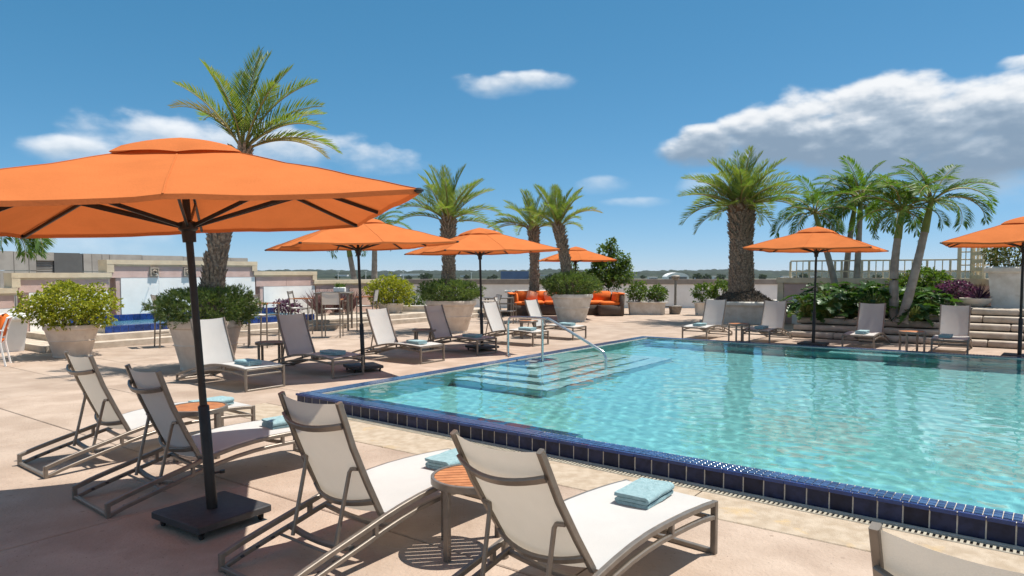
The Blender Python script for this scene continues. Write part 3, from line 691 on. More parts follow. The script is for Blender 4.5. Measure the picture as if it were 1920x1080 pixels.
# return of that wall and the recessed dark bay beside the urn
rr = empty('terrace_wall', D(PW - 1, b0_ - .5)); tag(rr, 'short pink and brown wall corner beside the big white urn', 'wall')
mb = MB(); ebox(mb, PW - 1.6, PW - .09, b0_ - .32, b0_ - .06, TZ, 1.34); wpart('side_wall', mb, m_pink, rr)
mb = MB(); ebox(mb, PW - 1.7, PW - .09, b0_ - .40, b0_ - .0601, 1.341, 1.51); wpart('side_cap', mb, m_cream, rr)
mb = MB(); ebox(mb, PW - .9, PW - .6, b0_ - 3.2, b0_ - .33, TZ, 1.34); wpart('back_wall', mb, m_pink, rr)
mb = MB(); ebox(mb, PW - 1.0, PW - .55, b0_ - 3.2, b0_ - .41, 1.341, 1.50); wpart('back_cap', mb, m_cream, rr)
tl = empty('trellis_railing', on_e1(1640, PW + .15, 1.51)); tag(tl, 'cream metal trellis railing on top of the pink wall', 'railing')
m_trel = material('cream_metal', (0.74, 0.64, 0.45), (0.66, 0.56, 0.39), 8, 0.6)
tb0 = on_e1(1795, PW + .15).dot(E2); tb1 = on_e1(1481, PW + .15).dot(E2)
def tpost(b, z1, w=.05, name='post', par=tl):
    mbx = MB(); p = D(PW + .17, b); mbx.bar((p.x, p.y, 1.51), (p.x, p.y, z1), w, w, (E1.x, E1.y, 0)); wpart(name, mbx, m_trel, par)
for z, w in ((2.06, .045), (1.72, .035)):
    mbx = MB(); p, q = D(PW + .17, tb0, z), D(PW + .17, tb1, z); mbx.bar(p, q, w, w); wpart('rail', mbx, m_trel, tl)
nb = 24
for i in range(nb + 1): tpost(tb0 + (tb1 - tb0) * i / nb, 2.035, .06 if i % 4 in (0, 1) else .028, 'post' if i % 4 in (0, 1) else 'baluster')
tp = empty('trellis_screen', on_e1(1825, PW - .2, 1.51)); tag(tp, 'tall cream trellis screen at the end of the railing', 'trellis')
for u, w in ((1797, .10), (1822, .12), (1843, .09), (1866, .07)): tpost(on_e1(u, PW + .17).dot(E2), 2.52, w, 'post', tp)
for z in (1.72, 1.90, 2.06, 2.28, 2.46):
    mbx = MB(); mbx.bar(D(PW + .175, on_e1(1868, PW).dot(E2), z), D(PW + .175, on_e1(1796, PW).dot(E2), z), .035, .035); wpart('rail', mbx, m_trel, tp)
for u in (1808, 1829, 1836, 1855):
    mbx = MB(); p = D(PW + .168, on_e1(u, PW).dot(E2)); mbx.bar((p.x, p.y, 1.52), (p.x, p.y, 2.5), .025, .025, (E1.x, E1.y, 0)); wpart('bar', mbx, m_trel, tp)
mbx = MB()
for i in range(3):
    for j in range(6):
        p = D(PW - .05, on_e1(1823 + i * 9, PW - .05).dot(E2)); 
q0, q1 = on_e1(1822, PW + .1), on_e1(1843, PW - .6)
for j in range(5): z = 1.56 + j * .22; mbx.bar(V((*q0.xy, z)), V((*q1.xy, z)), .05, .11)
for t in (0, .5, 1): p = q0.lerp(q1, t); mbx.bar((p.x, p.y, 1.51), (p.x, p.y, 2.52), .06, .06, (E1.x, E1.y, 0))
wpart('side_screen', mbx, m_trel, tp)

# ================================================================== furniture
RAIL = [(0.0, .105), (.12, .142), (.26, .178), (.40, .212), (.53, .243), (.66, .276), (.80, .306), (.95, .331), (1.10, .346), (1.25, .352), (1.42, .351), (1.58, .346), (1.74, .337), (1.88, .325)]
def railz(x):
    for (a, za), (b, zb) in zip(RAIL, RAIL[1:]):
        if x <= b: return za + (zb - za) * (x - a) / (b - a)
    return RAIL[-1][1]
W2 = 0.312
HX = 0.665
def make_lounger(ang):
    t = empty('sun_lounger'); ca, sa_ = math.cos(R(ang)), math.sin(R(ang)); hz = railz(HX) + 0.022; BL = 0.735
    def bk(s, y=0.0, n=0.0): return V((HX - ca * s - sa_ * n, y, hz + sa_ * s - ca * n))     # point up the backrest; n is behind it
    for sy in (-1, 1):
        mb = MB(); y = sy * W2
        mb.sweep([(x, y, z - .016) for x, z in RAIL], rsec(.030, .032)); mb.build('side_rail', m_alu, t)
        mb = MB(); lo = [(0.012, .016)] + [(x, z - .092) for x, z in RAIL[1:-1] if x > .1] + [(1.872, RAIL[-1][1] - .098)]
        lo[1] = (RAIL[1][0], .050)
        mb.sweep([(x, y, max(z, .014)) for x, z in lo], rsec(.028, .028)); mb.build('lower_rail', m_alu, t)
        mb = MB(); mb.bar((1.879, y, 0.0), (1.879, y, .324), .036, .034, (1, 0, 0)); mb.build('leg', m_alu, t)
        mb = MB(); mb.bar((0.002, y, 0.0), (0.002, y, .102), .032, .030, (1, 0, 0)); mb.build('tail_post', m_alu, t)
        for x in (.60, 1.36): mb = MB(); mb.bar((x, y, railz(x) - .085), (x, y, railz(x) - .03), .030, .026, (1, 0, 0), .003); mb.build('rail_spacer', m_alu, t)
    def cross(name, x, z, sag, w=.030, h=.026, n=9, yy=W2 - .016):
        mb = MB(); mb.sweep([(x, -yy + 2 * yy * i / (n - 1), z - sag * (1 - (2 * i / (n - 1) - 1) ** 2)) for i in range(n)], rsec(w, h)); return mb.build(name, m_alu, t)
    cross('tail_bar', .004, .020, .0); cross('foot_bar', 1.879, .015, 0.0, .034, .028); cross('foot_crossbar', 1.872, .302, .0, .030, .030); cross('foot_crossbar', 1.862, .225, 0, .026, .026)
    cross('crossbar', 1.36, railz(1.36) - .075, .02); cross('crossbar', .44, railz(.44) - .078, .030, .04, .026); cross('crossbar', .72, railz(.72) - .095, .02)
    mb = MB(); mb.tube([(.375, -W2 + .02, railz(.375) - .10), (.375, W2 - .02, railz(.375) - .10)], .009, 8); mb.build('stop_rod', m_alu, t)
    mb = MB()
    for sy in (-1, 1):
        for x in (.12, .22, .32): mb.cbox((x, sy * (W2 - .020), railz(x) - .088), (.022, .014, .014), .003)
    mb.build('stop_pegs', m_base, t)
    # seat sling
    def seat(a, b):
        x = HX + .02 + (1.868 - HX - .02) * a; y = (b * 2 - 1) * (W2 - .010)
        return V((x, y, railz(x) + .002 - .016 * (1 - (2 * b - 1) ** 2) * min(1, 6 * (1 - a), 4 * a + .2)))
    mb = MB(); mb.grid(seat, 26, 10); o = mb.build('seat_sling', m_sling, t)
    # backrest
    BW = 0.272
    for sy in (-1, 1):
        mb = MB(); mb.sweep([bk(-.03, sy * BW), bk(.2, sy * BW, .006), bk(.45, sy * BW, .004), bk(BL, sy * BW, -.022)], rsec(.028, .036), (1, 0, .5)); mb.build('back_rail', m_alu, t)
        mb = MB(); mb.sweep([(.395, sy * .20, railz(.395) - .095), bk(.295, sy * .205, .045), bk(.31, sy * .215, .03), bk(.312, sy * .262, .022)], rsec(.020, .022), (1, 0, 0)); mb.build('prop', m_alu, t)
    def back(a, b):
        s = -.01 + (BL + .004) * a; y = (b * 2 - 1) * (BW - .006); q = 1 - (2 * b - 1) ** 2
        return bk(s, y, .004 - .026 * a ** 3 + .042 * q)
    mb = MB(); mb.grid(back, 16, 12); mb.build('back_sling', m_sling, t)
    for s, nm in ((BL - .13, 'top_crossbar'), (.075, 'lower_crossbar')):
        mb = MB(); n = 13
        mb.sweep([bk(s, -BW + 2 * BW * i / (n - 1), .018 + .075 * (1 - (2 * i / (n - 1) - 1) ** 2)) for i in range(n)], rsec(.020, .038), (-ca, 0, sa_)); mb.build(nm, m_alu, t)
    return t
proto = make_lounger(65.5); proto2 = make_lounger(57.0)
used = set()
def lounger(kind, tail, a, label, group):
    """tail: middle of the head end on the ground; a: compass angle the feet point to"""
    p = (proto, proto2)[kind]; o = p if kind not in used else copy_tree(p); used.add(kind)
    o.location = (tail.x, tail.y, 0.0); o.rotation_euler = (0, 0, R(90) - a); return tag(o, label, 'sun lounger', group)
def dirv(a): return V((math.sin(a), math.cos(a), 0))
def rgt(a): return V((math.cos(a), -math.sin(a), 0))
TOW = []
def towel_at(tail, a, x, y, rz, label):
    d, r = dirv(a), rgt(a); p = tail + d * x + r * y; TOW.append((V((p.x, p.y, railz(x) - .008)), R(90) - a + rz, label))
GN, GL_, GR = 'loungers in the near row', 'loungers along the left side of the pool', 'loungers along the far side of the pool'
def mid(p, q): m = (p + q) / 2; m.z = 0; return m
a = R(38.5); tl_ = mid(G(35, 873), G(87, 898)); lounger(0, tl_, a, 'near-row lounger furthest left, fully sunlit, seen from behind', GN)
towel_at(tl_, a, 1.57, .06, R(96), 'light blue folded towel on the furthest left near-row lounger')
a = R(40); tl_ = mid(G(138, 935), G(204, 973)); lounger(0, tl_, a, 'near-row lounger half shaded by the big parasol beside its dark base plate', GN)
towel_at(tl_, a, 1.60, .0, R(85), 'light blue towel half hidden at the foot of the lounger by the parasol base')
a = R(38); tl_ = G(413, 1070) + rgt(a) * .325; lounger(0, tl_, a, 'near-row lounger between the parasol base and the round wood-topped table', GN)
towel_at(tl_, a, 1.55, .05, R(92), 'light blue towel peeping out behind the backrest of the largest full lounger')
a = R(42); ft = G(1342, 1039); tl_ = ft - rgt(a) * .325 - dirv(a) * 1.88; lounger(1, tl_, a, 'largest fully shown lounger in front, its back to the viewer, reclined more', GN)
towel_at(tl_, a, 1.60, .0, R(97), 'light blue folded towel on the white seat of the nearest full lounger')
a = R(44); tp_ = G(1631, 984, .977); tl_ = tp_ - dirv(a) * .38 + rgt(a) * .286; lounger(0, tl_, a, 'lounger cut off by the bottom right corner of the picture', GN)
# left side of the pool
aL_ = math.atan2(-E2.x, -E2.y)
left = [((458.6, 735), (535, 725), 'white lounger in front of the big pot with the tall palm', 'light blue towel on the lounger in front of the tall palm pot'),
        ((621.8, 711), (683, 701.5), 'grey shaded lounger left of the second parasol pole', 'light blue towel on the shaded lounger left of the second parasol pole'),
        ((786.7, 684), (834, 676), 'bright white lounger just right of the second parasol pole', 'light blue towel on the bright lounger right of the second parasol pole'),
        ((892.5, 667.5), (932.5, 661), 'grey shaded lounger in front of the third round pot', 'light blue towel on the shaded lounger left of the third parasol pole'),
        ((997.5, 651), (1029, 645), 'white lounger behind the pool handrail post', 'light blue towel seen through the pool handrail'),
        ((1072.5, 638), (1100, 635), 'white lounger in front of the orange sofa, last of the left side', 'light blue towel on the lounger in front of the orange sofa')]
for (f1, f2, lb, lt) in left:
    m_ = mid(G(*f1), G(*f2)); t_ = m_ - dirv(aL_) * 1.88; lounger(0, t_, aL_, lb, GL_); towel_at(t_, aL_, 1.52, rnd.uniform(-.04, .08), R(90 + rnd.uniform(-8, 8)), lt)
far = [(1302, 'pale lounger nearest the far left corner of the pool', 'pale blue towel on the lounger at the far left pool corner'),
       (1420, 'dark shaded lounger left of the far parasol pole', 'dark blue looking towel on the shaded lounger left of the far parasol'),
       (1614, 'pale lounger under the leaning palm trunks right of the far parasol', 'pale blue towel on the lounger under the leaning palm trunks'),
       (1780, 'shaded lounger in front of the stone steps', 'shaded blue towel on the lounger in front of the stone steps')]
aR_ = AX + math.pi
for u, lb, lt in far:
    m_ = on_e1(u, 16.7); t_ = m_ - dirv(aR_) * 1.88; lounger(0, t_, aR_ + R(rnd.uniform(-2, 2)), lb, GR); towel_at(t_, aR_, 1.55, rnd.uniform(-.05, .05) + .03, R(90 + rnd.uniform(-5, 5)), lt)

# ---- folded towels
def make_towel(seed):
    r_ = random.Random(seed); ctr = []; L = .105; g = .0125
    levels = [g + i * .0215 for i in range(3)]
    def arc(cx, z0, z1, s):
        return [(cx + s * math.sin(math.pi * i / 8) * (z1 - z0) / 2 * 1.1, (z0 + z1) / 2 - math.cos(math.pi * i / 8) * (z1 - z0) / 2) for i in range(1, 8)]
    path = [(-L + .22 * L * i, levels[0]) for i in range(9)] + arc(L * .8, levels[0], levels[1], 1) + [(L * .8 - .2 * L * i, levels[1] + .001) for i in range(9)] + arc(-L * .85, levels[1], levels[2], -1) + [(-L * .85 + .21 * L * i, levels[2] + .002) for i in range(10)]
    th = .0097; n = len(path); ny = 22; LY = .185
    up, dn = [], []
    for i, (x, z) in enumerate(path):
        a_, b_ = path[max(i - 1, 0)], path[min(i + 1, n - 1)]; tx, tz = b_[0] - a_[0], b_[1] - a_[1]; l = math.hypot(tx, tz) or 1
        nx, nz = -tz / l, tx / l; up.append((x + nx * th, z + nz * th)); dn.append((x - nx * th, z - nz * th))
    ring = up + dn[::-1]; k = len(ring); vs = []; fs = []
    for j in range(ny + 1):
        y = -LY + 2 * LY * j / ny
        for (x, z) in ring:
            w = noise.noise(V((x * 14 + seed, y * 9, z * 30))) * .006
            vs.append((x + w + .012 * math.sin(y * 7 + seed) * .4, y + noise.noise(V((x * 9, z * 40, seed))) * .007, max(.0015, z + noise.noise(V((x * 10, y * 8, seed + 5))) * .005 * (z / .06))))
    for j in range(ny):
        for i in range(k): i2 = (i + 1) % k; fs.append((j * k + i, j * k + i2, j * k + k + i2, j * k + k + i))
    h = len(up)
    for base, flip in ((0, False), (ny * k, True)):
        for i in range(h - 1):
            f = (base + i, base + i + 1, base + k - 2 - i, base + k - 1 - i); fs.append(f[::-1] if flip else f)
    mb = MB(); mb.add(vs, fs); return mb.mesh('towel', m_towel, 70)
tws = [make_towel(s) for s in (1, 2, 3)]
for i, (p, rz, lb) in enumerate(TOW):
    o = obj('towel', tws[i % 3], None, p, rz); tag(o, lb, 'towel', 'folded pool towels')

# ---- round side tables with wooden slats
def make_table():
    t = empty('side_table'); r = .262; zt = .462
    mb = MB(); mb.lathe([(r - .022, zt - .045), (r - .004, zt - .045), (r, zt - .041), (r, zt - .004), (r - .004, zt), (r - .020, zt), (r - .022, zt - .004)], 48, cap=False); mb.build('rim', m_alu, t)
    n = 9; w = 2 * (r - .022) / n
    for k in range(n):
        y0 = -(r - .022) + k * w + .0035; y1 = y0 + w - .007; rr = r - .023
        def xx(y): return math.sqrt(max(0, rr * rr - y * y))
        ys = [y0 + (y1 - y0) * i / 4 for i in range(5)]
        poly = [(-xx(y), y) for y in ys] + [(xx(y), y) for y in reversed(ys)]
        mb = MB(); mb.prism(poly, zt - .020, zt - .006); mb.build('slat', m_teak, t, None)
    for k in range(4):
        a = R(45 + 90 * k); mb = MB(); x, y = (r - .020) * math.cos(a), (r - .020) * math.sin(a)
        mb.bar((x, y, 0), (x, y, zt - .044), .040, .032, (math.cos(a), math.sin(a), 0)); mb.build('leg', m_alu, t)
    mb = MB(); mb.bar((-r + .03, 0, zt - .033), (r - .03, 0, zt - .033), .03, .018); mb.bar((0, -r + .03, zt - .034), (0, r - .03, zt - .034), .03, .0155); mb.build('brace', m_alu, t)
    return t
tab = make_table()
tabs = [(V((-.235, 4.22, 0)), R(8), 'wood-topped table between the two nearest full loungers'), (G(372, 880) * 1.0, R(20), 'wood-topped table behind the big parasol pole'),
        (G(508, 689), R(10), 'side table left of the grey shaded lounger by the second parasol'), (G(795, 657), R(15), 'side table between the bright lounger and the shaded one beside the third pot'),
        (G(990, 634), R(5), 'side table seen through the pool handrail loop'), (on_e1(1387, 16.75), R(12), 'dark side table between the two far loungers at the pool corner'), (on_e1(1713, 16.72), R(-8), 'side table in front of the stone steps at the far side')]
tabs[1] = (V((*G(370, 762, .46).xy, 0)) , R(20), tabs[1][2])
for i, (p, rz, lb) in enumerate(tabs):
    o = tab if i == 0 else copy_tree(tab); o.location = (p.x, p.y, 0); o.rotation_euler = (0, 0, rz); tag(o, lb, 'side table', 'round slatted side tables')

# ---- parasols
HS, ZE, ZT = 1.275, 2.075, 2.56
def sqr(t): return HS / max(abs(math.cos(t)), abs(math.sin(t)))
def canopy_pt(t, s, lift=0.0, scal=True):
    """t angle, s 0..1 from crown to hem"""
    rr = sqr(t)
    if scal:
        ph = ((t - math.pi / 4) / (math.pi / 4)) % 1.0; q = math.sin(math.pi * ph); rr *= 1 - .028 * q * s ** 3
        zz = .018 * q * s ** 2
    else: zz = 0
    z = ZT - (ZT - ZE) * (0.86 * s + 0.14 * s * s) - (0.016 * math.sin(math.pi * s)) * 1.0 - zz
    z -= .03 * max(0, s - .93) / .07 * 0
    return V((rr * s * math.cos(t), rr * s * math.sin(t), z + lift))
m_seam = fabric('orange_seam', (0.58, 0.175, 0.058), (0.7, 0.15, 0.04), 0.15, 500)
def make_parasol():
    t = empty('parasol'); NA, NS = 64, 14
    mb = MB(); vs = []; fs = []
    for i in range(NA):
        for j in range(NS + 1):
            s = .10 + .90 * j / NS; vs.append(canopy_pt(2 * math.pi * i / NA, s))
    for i in range(NA):
        i2 = (i + 1) % NA
        for j in range(NS): fs.append((i * (NS + 1) + j, i2 * (NS + 1) + j, i2 * (NS + 1) + j + 1, i * (NS + 1) + j + 1))
    vs = [p + V((0, 0, .016 * noise.noise(V((p.x * 1.6, p.y * 1.6, 3.1))) + .008 * noise.noise(V((p.x * 4.3, p.y * 4.3, 8))))) for p in vs]
    vs2 = []                                    # the hem, turned down
    k0 = len(vs)
    for i in range(NA):
        p = vs[i * (NS + 1) + NS]; vs2.append(p + V((p.x * .002, p.y * .002, -.028)))
    vs += vs2
    for i in range(NA): i2 = (i + 1) % NA; fs.append((i * (NS + 1) + NS, i2 * (NS + 1) + NS, k0 + i2, k0 + i))
    mb.add(vs, fs); mb.build('canopy', m_orange, t, 28)
    mb = MB(); vs = []; fs = []; n2 = 6
    for i in range(NA):
        a = 2 * math.pi * i / NA
        for j in range(n2 + 1):
            s = .002 + .285 * j / n2; ph = ((a - math.pi / 4) / (math.pi / 4)) % 1.0
            p = canopy_pt(a, s, .026 + .014 * math.sin(math.pi * min(1, s / .3)) - .016 * max(0, s - .24) / .045 + (.012 * math.sin(math.pi * ph) * (s / .3) ** 2), False); vs.append(p)
    for i in range(NA):
        i2 = (i + 1) % NA
        for j in range(n2): fs.append((i * (n2 + 1) + j, i2 * (n2 + 1) + j, i2 * (n2 + 1) + j + 1, i * (n2 + 1) + j + 1))
    mb.add(vs, fs); mb.build('vent_cap', m_orange, t, 28)
    for k in range(8):
        a = k * math.pi / 4; mb = MB()
        mb.sweep([canopy_pt(a, s, -.022) for s in (.04, .3, .55, .8, .985)], rsec(.018, .026)); mb.build('rib', m_bronze, t)
        p = canopy_pt(a, .56 if k % 2 else .62, -.036); mb = MB(); mb.bar((.045 * math.cos(a), .045 * math.sin(a), 2.005), p, .016, .026); mb.build('strut', m_bronze, t)
        mb = MB(); mb.sweep([canopy_pt(a, s, .001 + .016 * noise.noise(V((canopy_pt(a, s).x * 1.6, canopy_pt(a, s).y * 1.6, 3.1))) + .008 * noise.noise(V((canopy_pt(a, s).x * 4.3, canopy_pt(a, s).y * 4.3, 8)))) for s in [.10 + .90 * q / 14 for q in range(15)]], rsec(.011, .005, .001)); mb.build('seam', m_seam, t)
        if k % 2:
            c = canopy_pt(a, 1.0, -.012); mb = MB(); mb.cbox(c, (.05, .05, .03), .012, Matrix.Rotation(a, 3, 'Z')); mb.build('corner_pocket', m_bronze, t)
    mb = MB(); mb.lathe([(.03, 1.90), (.042, 1.90), (.045, 1.97), (.062, 1.985), (.062, 2.03), (.03, 2.04)], 20); mb.build('runner_hub', m_bronze, t)
    mb = MB(); mb.lathe([(.045, ZT - .07), (.055, ZT - .05), (.05, ZT - .01), (.02, ZT + .02)], 20); mb.build('crown_hub', m_bronze, t)
    mb = MB(); mb.lathe([(.024, .12), (.024, ZT - .02)], 20); mb.build('pole', m_bronze, t)
    mb = MB(); mb.lathe([(.036, .104), (.036, .80), (.031, .806), (.026, .81)], 20); mb.build('sleeve', m_bronze, t)
    mb = MB(); mb.tube([(.03, 0, .34), (.075, 0, .34)], .007, 8); mb.lathe([(.0, -.008), (.018, -.008), (.018, .012), (.0, .012)], 12, (.082, 0, .34)); mb.build('knob', m_bronze, t)
    mb = MB(); mb.cbox((0, 0, .079), (.545, .545, .050), .006); mb.build('base_plate', m_base, t)
    for sx in (-1, 1):
        for sy in (-1, 1):
            c = mbc = MB(); mbc.bar((sx * .22 - .012, sy * .22, .022), (sx * .22 - .012, sy * .22, .056), .026, .006); mbc.bar((sx * .22 + .012, sy * .22, .022), (sx * .22 + .012, sy * .22, .056), .006, .026)
            fork = mbc.build('caster', m_bronze, t)
            mbw = MB(); mbw.tube([(sx * .22 - .009, sy * .22, .021), (sx * .22 + .009, sy * .22, .021)], .021, 16); mbw.build('wheel', m_rubber, fork)
    return t
par = make_parasol(); STAY = {'base_plate', 'caster'}
pars = [(G(398, 953, .1), 20, -.058, -.008, 56, 0.0, 'nearest huge orange parasol filling the upper left of the picture'),
        (G(681, 684, .1), 30, -.032, .0, 30, .08, 'orange parasol second from the left, over the grey shaded lounger'),
        (G(904, 648, .1), 26, -.022, .0, 34, .07, 'orange parasol third from the left, between palms'),
        (AT(1079, 560, 26.0), 4, 0, 0, 20, .06, 'small distant orange parasol behind the big juniper pot and palm'),
        (on_e1(1527, 16.75), 55, .012, 0, 50, .14, 'orange parasol at the far side in front of the feather palms'),
        (on_e1(1916, 16.65), 55, .0, 0, 50, .18, 'orange parasol cut off by the right edge of the picture')]
for i, (p, rot, lx, ly, brot, lift, lb) in enumerate(pars):
    o = par if i == 0 else copy_tree(par)
    o.location = (p.x, p.y, 0); tag(o, lb, 'parasol', 'square orange parasols on wheeled bases')
    axis = V((lx, ly, 1)).normalized(); q = V((0, 0, 1)).rotation_difference(axis)
    for ch in o.children:
        nm = ch.name.split('.')[0]
        if nm in STAY: ch.rotation_euler = (0, 0, R(brot))
        else:
            Mx = Matrix.Translation((0, 0, .1)) @ q.to_matrix().to_4x4() @ Matrix.Rotation(R(rot), 4, 'Z') @ Matrix.Translation((0, 0, -.1 + (0 if nm in ('pole', 'sleeve', 'knob') else lift))); ch.matrix_local = Mx @ (Matrix.Diagonal((1, 1, 1 + lift / 2.5, 1)) if nm == 'pole' else Matrix())

# ---- pool handrail
p1 = G(952.5, 668, CT); hr = empty('pool_handrail', (p1.x, p1.y, CT), math.atan2(nLft.y, nLft.x)); tag(hr, 'stainless steel handrail leading down the pool steps', 'handrail')
mb = MB(); zz = lambda z: z - CT
pth = [(0, 0, zz(.14)), (0, 0, zz(.72)), (.01, 0, zz(.80)), (.045, 0, zz(.855)), (.10, 0, zz(.875)), (.3, 0, zz(.885)), (.72, 0, zz(.885)), (.86, 0, zz(.875)), (.97, 0, zz(.845)), (1.88, 0, zz(.42)), (1.97, 0, zz(.36)), (2.02, 0, zz(.29)), (2.035, 0, zz(.20)), (2.035, 0, zz(-.10))]
def smooth_path(p, n=4):
    out = []
    for i in range(len(p) - 1):
        a, b, c, d = V(p[max(i - 1, 0)]), V(p[i]), V(p[i + 1]), V(p[min(i + 2, len(p) - 1)])
        for k in range(n):
            t = k / n; out.append(.5 * ((2 * b) + (c - a) * t + (2 * a - 5 * b + 4 * c - d) * t * t + (3 * b - a - 3 * c + d) * t ** 3))
    return out + [V(p[-1])]
mb.tube(smooth_path(pth), .024, 14, (0, 1, 0)); mb.build('rail', m_steel, hr)
mb = MB(); mb.tube([(.76, 0, zz(.05)), (.76, 0, zz(.875))], .023, 14, (0, 1, 0)); mb.build('post', m_steel, hr)
for x in (0, .76): mb = MB(); mb.lathe([(.024, 0), (.055, 0), (.055, .008), (.03, .022), (.024, .022)], 20, (x, 0, 0.001 if x == 0 else zz(.084)), cap=False); mb.build('flange', m_steel, hr)

# ---- bar stools and bar table
def make_stool():
    t = empty('bar_stool'); w = .23
    for sx in (-1, 1):
        mb = MB(); mb.bar((sx * w, -w, 0), (sx * w, -w, .98), .028, .028, (1, 0, 0)); mb.build('leg', m_alu, t)
        mb = MB(); mb.sweep([(sx * w, w + .03, 0), (sx * w, w, .74), (sx * w, w + .03, 1.0), (sx * w, w + .075, 1.19)], rsec(.028, .03), (1, 0, 0)); mb.build('leg', m_alu, t)
        mb = MB(); mb.bar((sx * w, -w - .03, .985), (sx * w, w + .02, .985), .045, .022); mb.build('armrest', m_teak, t)
        mb = MB(); mb.bar((sx * w, -w, .30), (sx * w, w + .015, .30), .02, .022); mb.bar((sx * w, -w, .72), (sx * w, w, .72), .024, .03); mb.build('side_bar', m_alu, t)
    mb = MB(); mb.bar((-w, -w, .28), (w, -w, .28), .03, .02); mb.build('footrest', m_alu, t)
    mb = MB(); mb.bar((-w, w + .06, 1.17), (w, w + .06, 1.17), .022, .022); mb.bar((-w, w, .74), (w, w, .74), .02, .02); mb.build('back_bar', m_alu, t)
    mb = MB(); mb.grid(lambda a, b: V(((2 * a - 1) * (w - .012), -w + .01 + (2 * w - .02) * b, .745 - .02 * math.sin(math.pi * b))), 8, 8); mb.build('seat', m_sling, t)
    mb = MB(); mb.grid(lambda a, b: V(((2 * a - 1) * (w - .012), w + .025 + .05 * b + .012 * math.sin(math.pi * a), .86 + .31 * b)), 8, 6); mb.build('back', m_sling, t)
    return t
stool = make_stool()
stools = [(G(624, 632), R(185), 'bar stool with its back to the pool at the centre of the bar set'), (G(566, 628), R(92), 'bar stool at the left end of the bar table facing right'),
          (G(688, 620), R(-92), 'bar stool at the right end of the bar table'), (G(496, 650), R(75), 'single bar stool standing right of the tall palm pot'),
          (G(318, 650), R(130), 'bar stool mostly hidden left of the tall palm pot'), (G(449, 646), R(200), 'bar stool mostly hidden behind the tall palm pot'), (G(640, 605), R(5), 'bar stool behind the bar table facing the viewer')]
for i, (p, rz, lb) in enumerate(stools):
    o = stool if i == 0 else copy_tree(stool); o.location = (p.x, p.y, 0); o.rotation_euler = (0, 0, rz); tag(o, lb, 'bar stool', 'bar stools')
bt_ = empty('bar_table', G(628, 618), R(6)); tag(bt_, 'tall metal bar table with slim legs between the stools', 'bar table')
for sx in (-1, 1):
    for sy in (-1, 1): mb = MB(); mb.bar((sx * .44, sy * .44, 0), (sx * .44, sy * .44, 1.06), .055, .055, (1, 0, 0)); mb.build('leg', m_alu, bt_)
mb = MB(); mb.cbox((0, 0, 1.082), (1.0, 1.0, .045), .006); mb.build('table_top', m_alu, bt_)
mb = MB()
for s_ in (-1, 1): mb.bar((-.44, s_ * .44, .22), (.44, s_ * .44, .22), .03, .03)
mb.build('stretcher', m_alu, bt_)

# ---- pots, planters
def pot(name, p, rt, rb, h, mat, label, rim=True):
    t = empty(name, (p.x, p.y, p.z)); tag(t, label, 'planter')
    k = .06 * h
    prof = [(0, 0), (rb * 1.03, 0), (rb * 1.03, h * .03), (rb, h * .035), (rb + (rt - rb) * .46, h * .48), (rb + (rt - rb) * .47 + .012, h * .50), (rb + (rt - rb) * .48, h * .525), (rb + (rt - rb) * .80, h * .82), (rb + (rt - rb) * .83, h * .84)] if rim else [(0, 0), (rb, 0), (rb + (rt - rb) * .83, h * .84)]
    mb = MB(); mb.lathe(prof + [(rt * .97, h * .845)], 56, cap=False); mb.build('body', mat, t, 35)
    mb = MB(); mb.lathe([(rt * .96, h * .846), (rt * .985, h * .86), (rt * 1.0, h * .885), (rt * 1.0, h * .97), (rt * .985, h), (rt * .90, h), (rt * .88, h * .97), (rt * .88, h * .80)], 56, cap=False); mb.build('rim', mat, t, 35)
    mb = MB(); mb.lathe([(0.0, h * .90), (rt * .5, h * .905), (rt * .885, h * .87)], 40, cap=False); mb.build('soil', m_soil, t, 60)
    return t
pot1 = G(136, 667); pot2 = G(388, 690); pot3 = AT(733, 594, 24.5); pot3.z = 0; pot4 = G(846, 622); pot5 = G(1072, 602)
pot('round_planter', pot1, .50, .33, .64, m_pot, 'smooth round pot with yellow green bush at the left')
pot('round_planter', pot2, .62, .42, .86, m_pot, 'big round pot with juniper behind the first white lounger')
pot('round_planter', pot3, .46, .32, .62, m_pot, 'pale pot with yellow green bush behind the second parasol pole')
pot('round_planter', pot4, .72, .46, .90, m_pot, 'big round pot under the palm left of the third parasol')
pot('round_planter', pot5, .73, .48, .94, m_whitepot, 'big pale round pot in front of the orange sofa')
def box_planter(name, p, w, d, h, rz, mat, label, taper=.9, lip=.09, round_lip=False):
    t = empty(name, p, rz); tag(t, label, 'planter')
    mb = MB(); vs = []
    for z, k in ((0, taper), (h - lip, 1.0)): vs += [(sx * w / 2 * k, sy * d / 2 * k, z) for sx, sy in ((-1, -1), (1, -1), (1, 1), (-1, 1))]
    mb.add(vs, [(3, 2, 1, 0)] + [(i, (i + 1) % 4, 4 + (i + 1) % 4, 4 + i) for i in range(4)]); mb.build('body', mat, t)
    mb = MB(); o = .05
    path = [(-w / 2 - o / 2, -d / 2 - o / 2, h - lip / 2), (w / 2 + o / 2, -d / 2 - o / 2, h - lip / 2), (w / 2 + o / 2, d / 2 + o / 2, h - lip / 2), (-w / 2 - o / 2, d / 2 + o / 2, h - lip / 2)]
    for i in range(4):
        a_, b_ = V(path[i]), V(path[(i + 1) % 4]); dd = (b_ - a_).normalized() * (.06 if i % 2 == 0 else -.06)
        mb.bar(a_ - dd, b_ + dd, .12, lip - (0.004 if i % 2 else 0), ch=.04 if round_lip else .012)
    mb.build('rim', mat, t)
    mb = MB(); mb.box((0, 0, h - lip - .03), (w - .07, d - .07, .05)); mb.build('soil', m_soil, t, None)
    return t
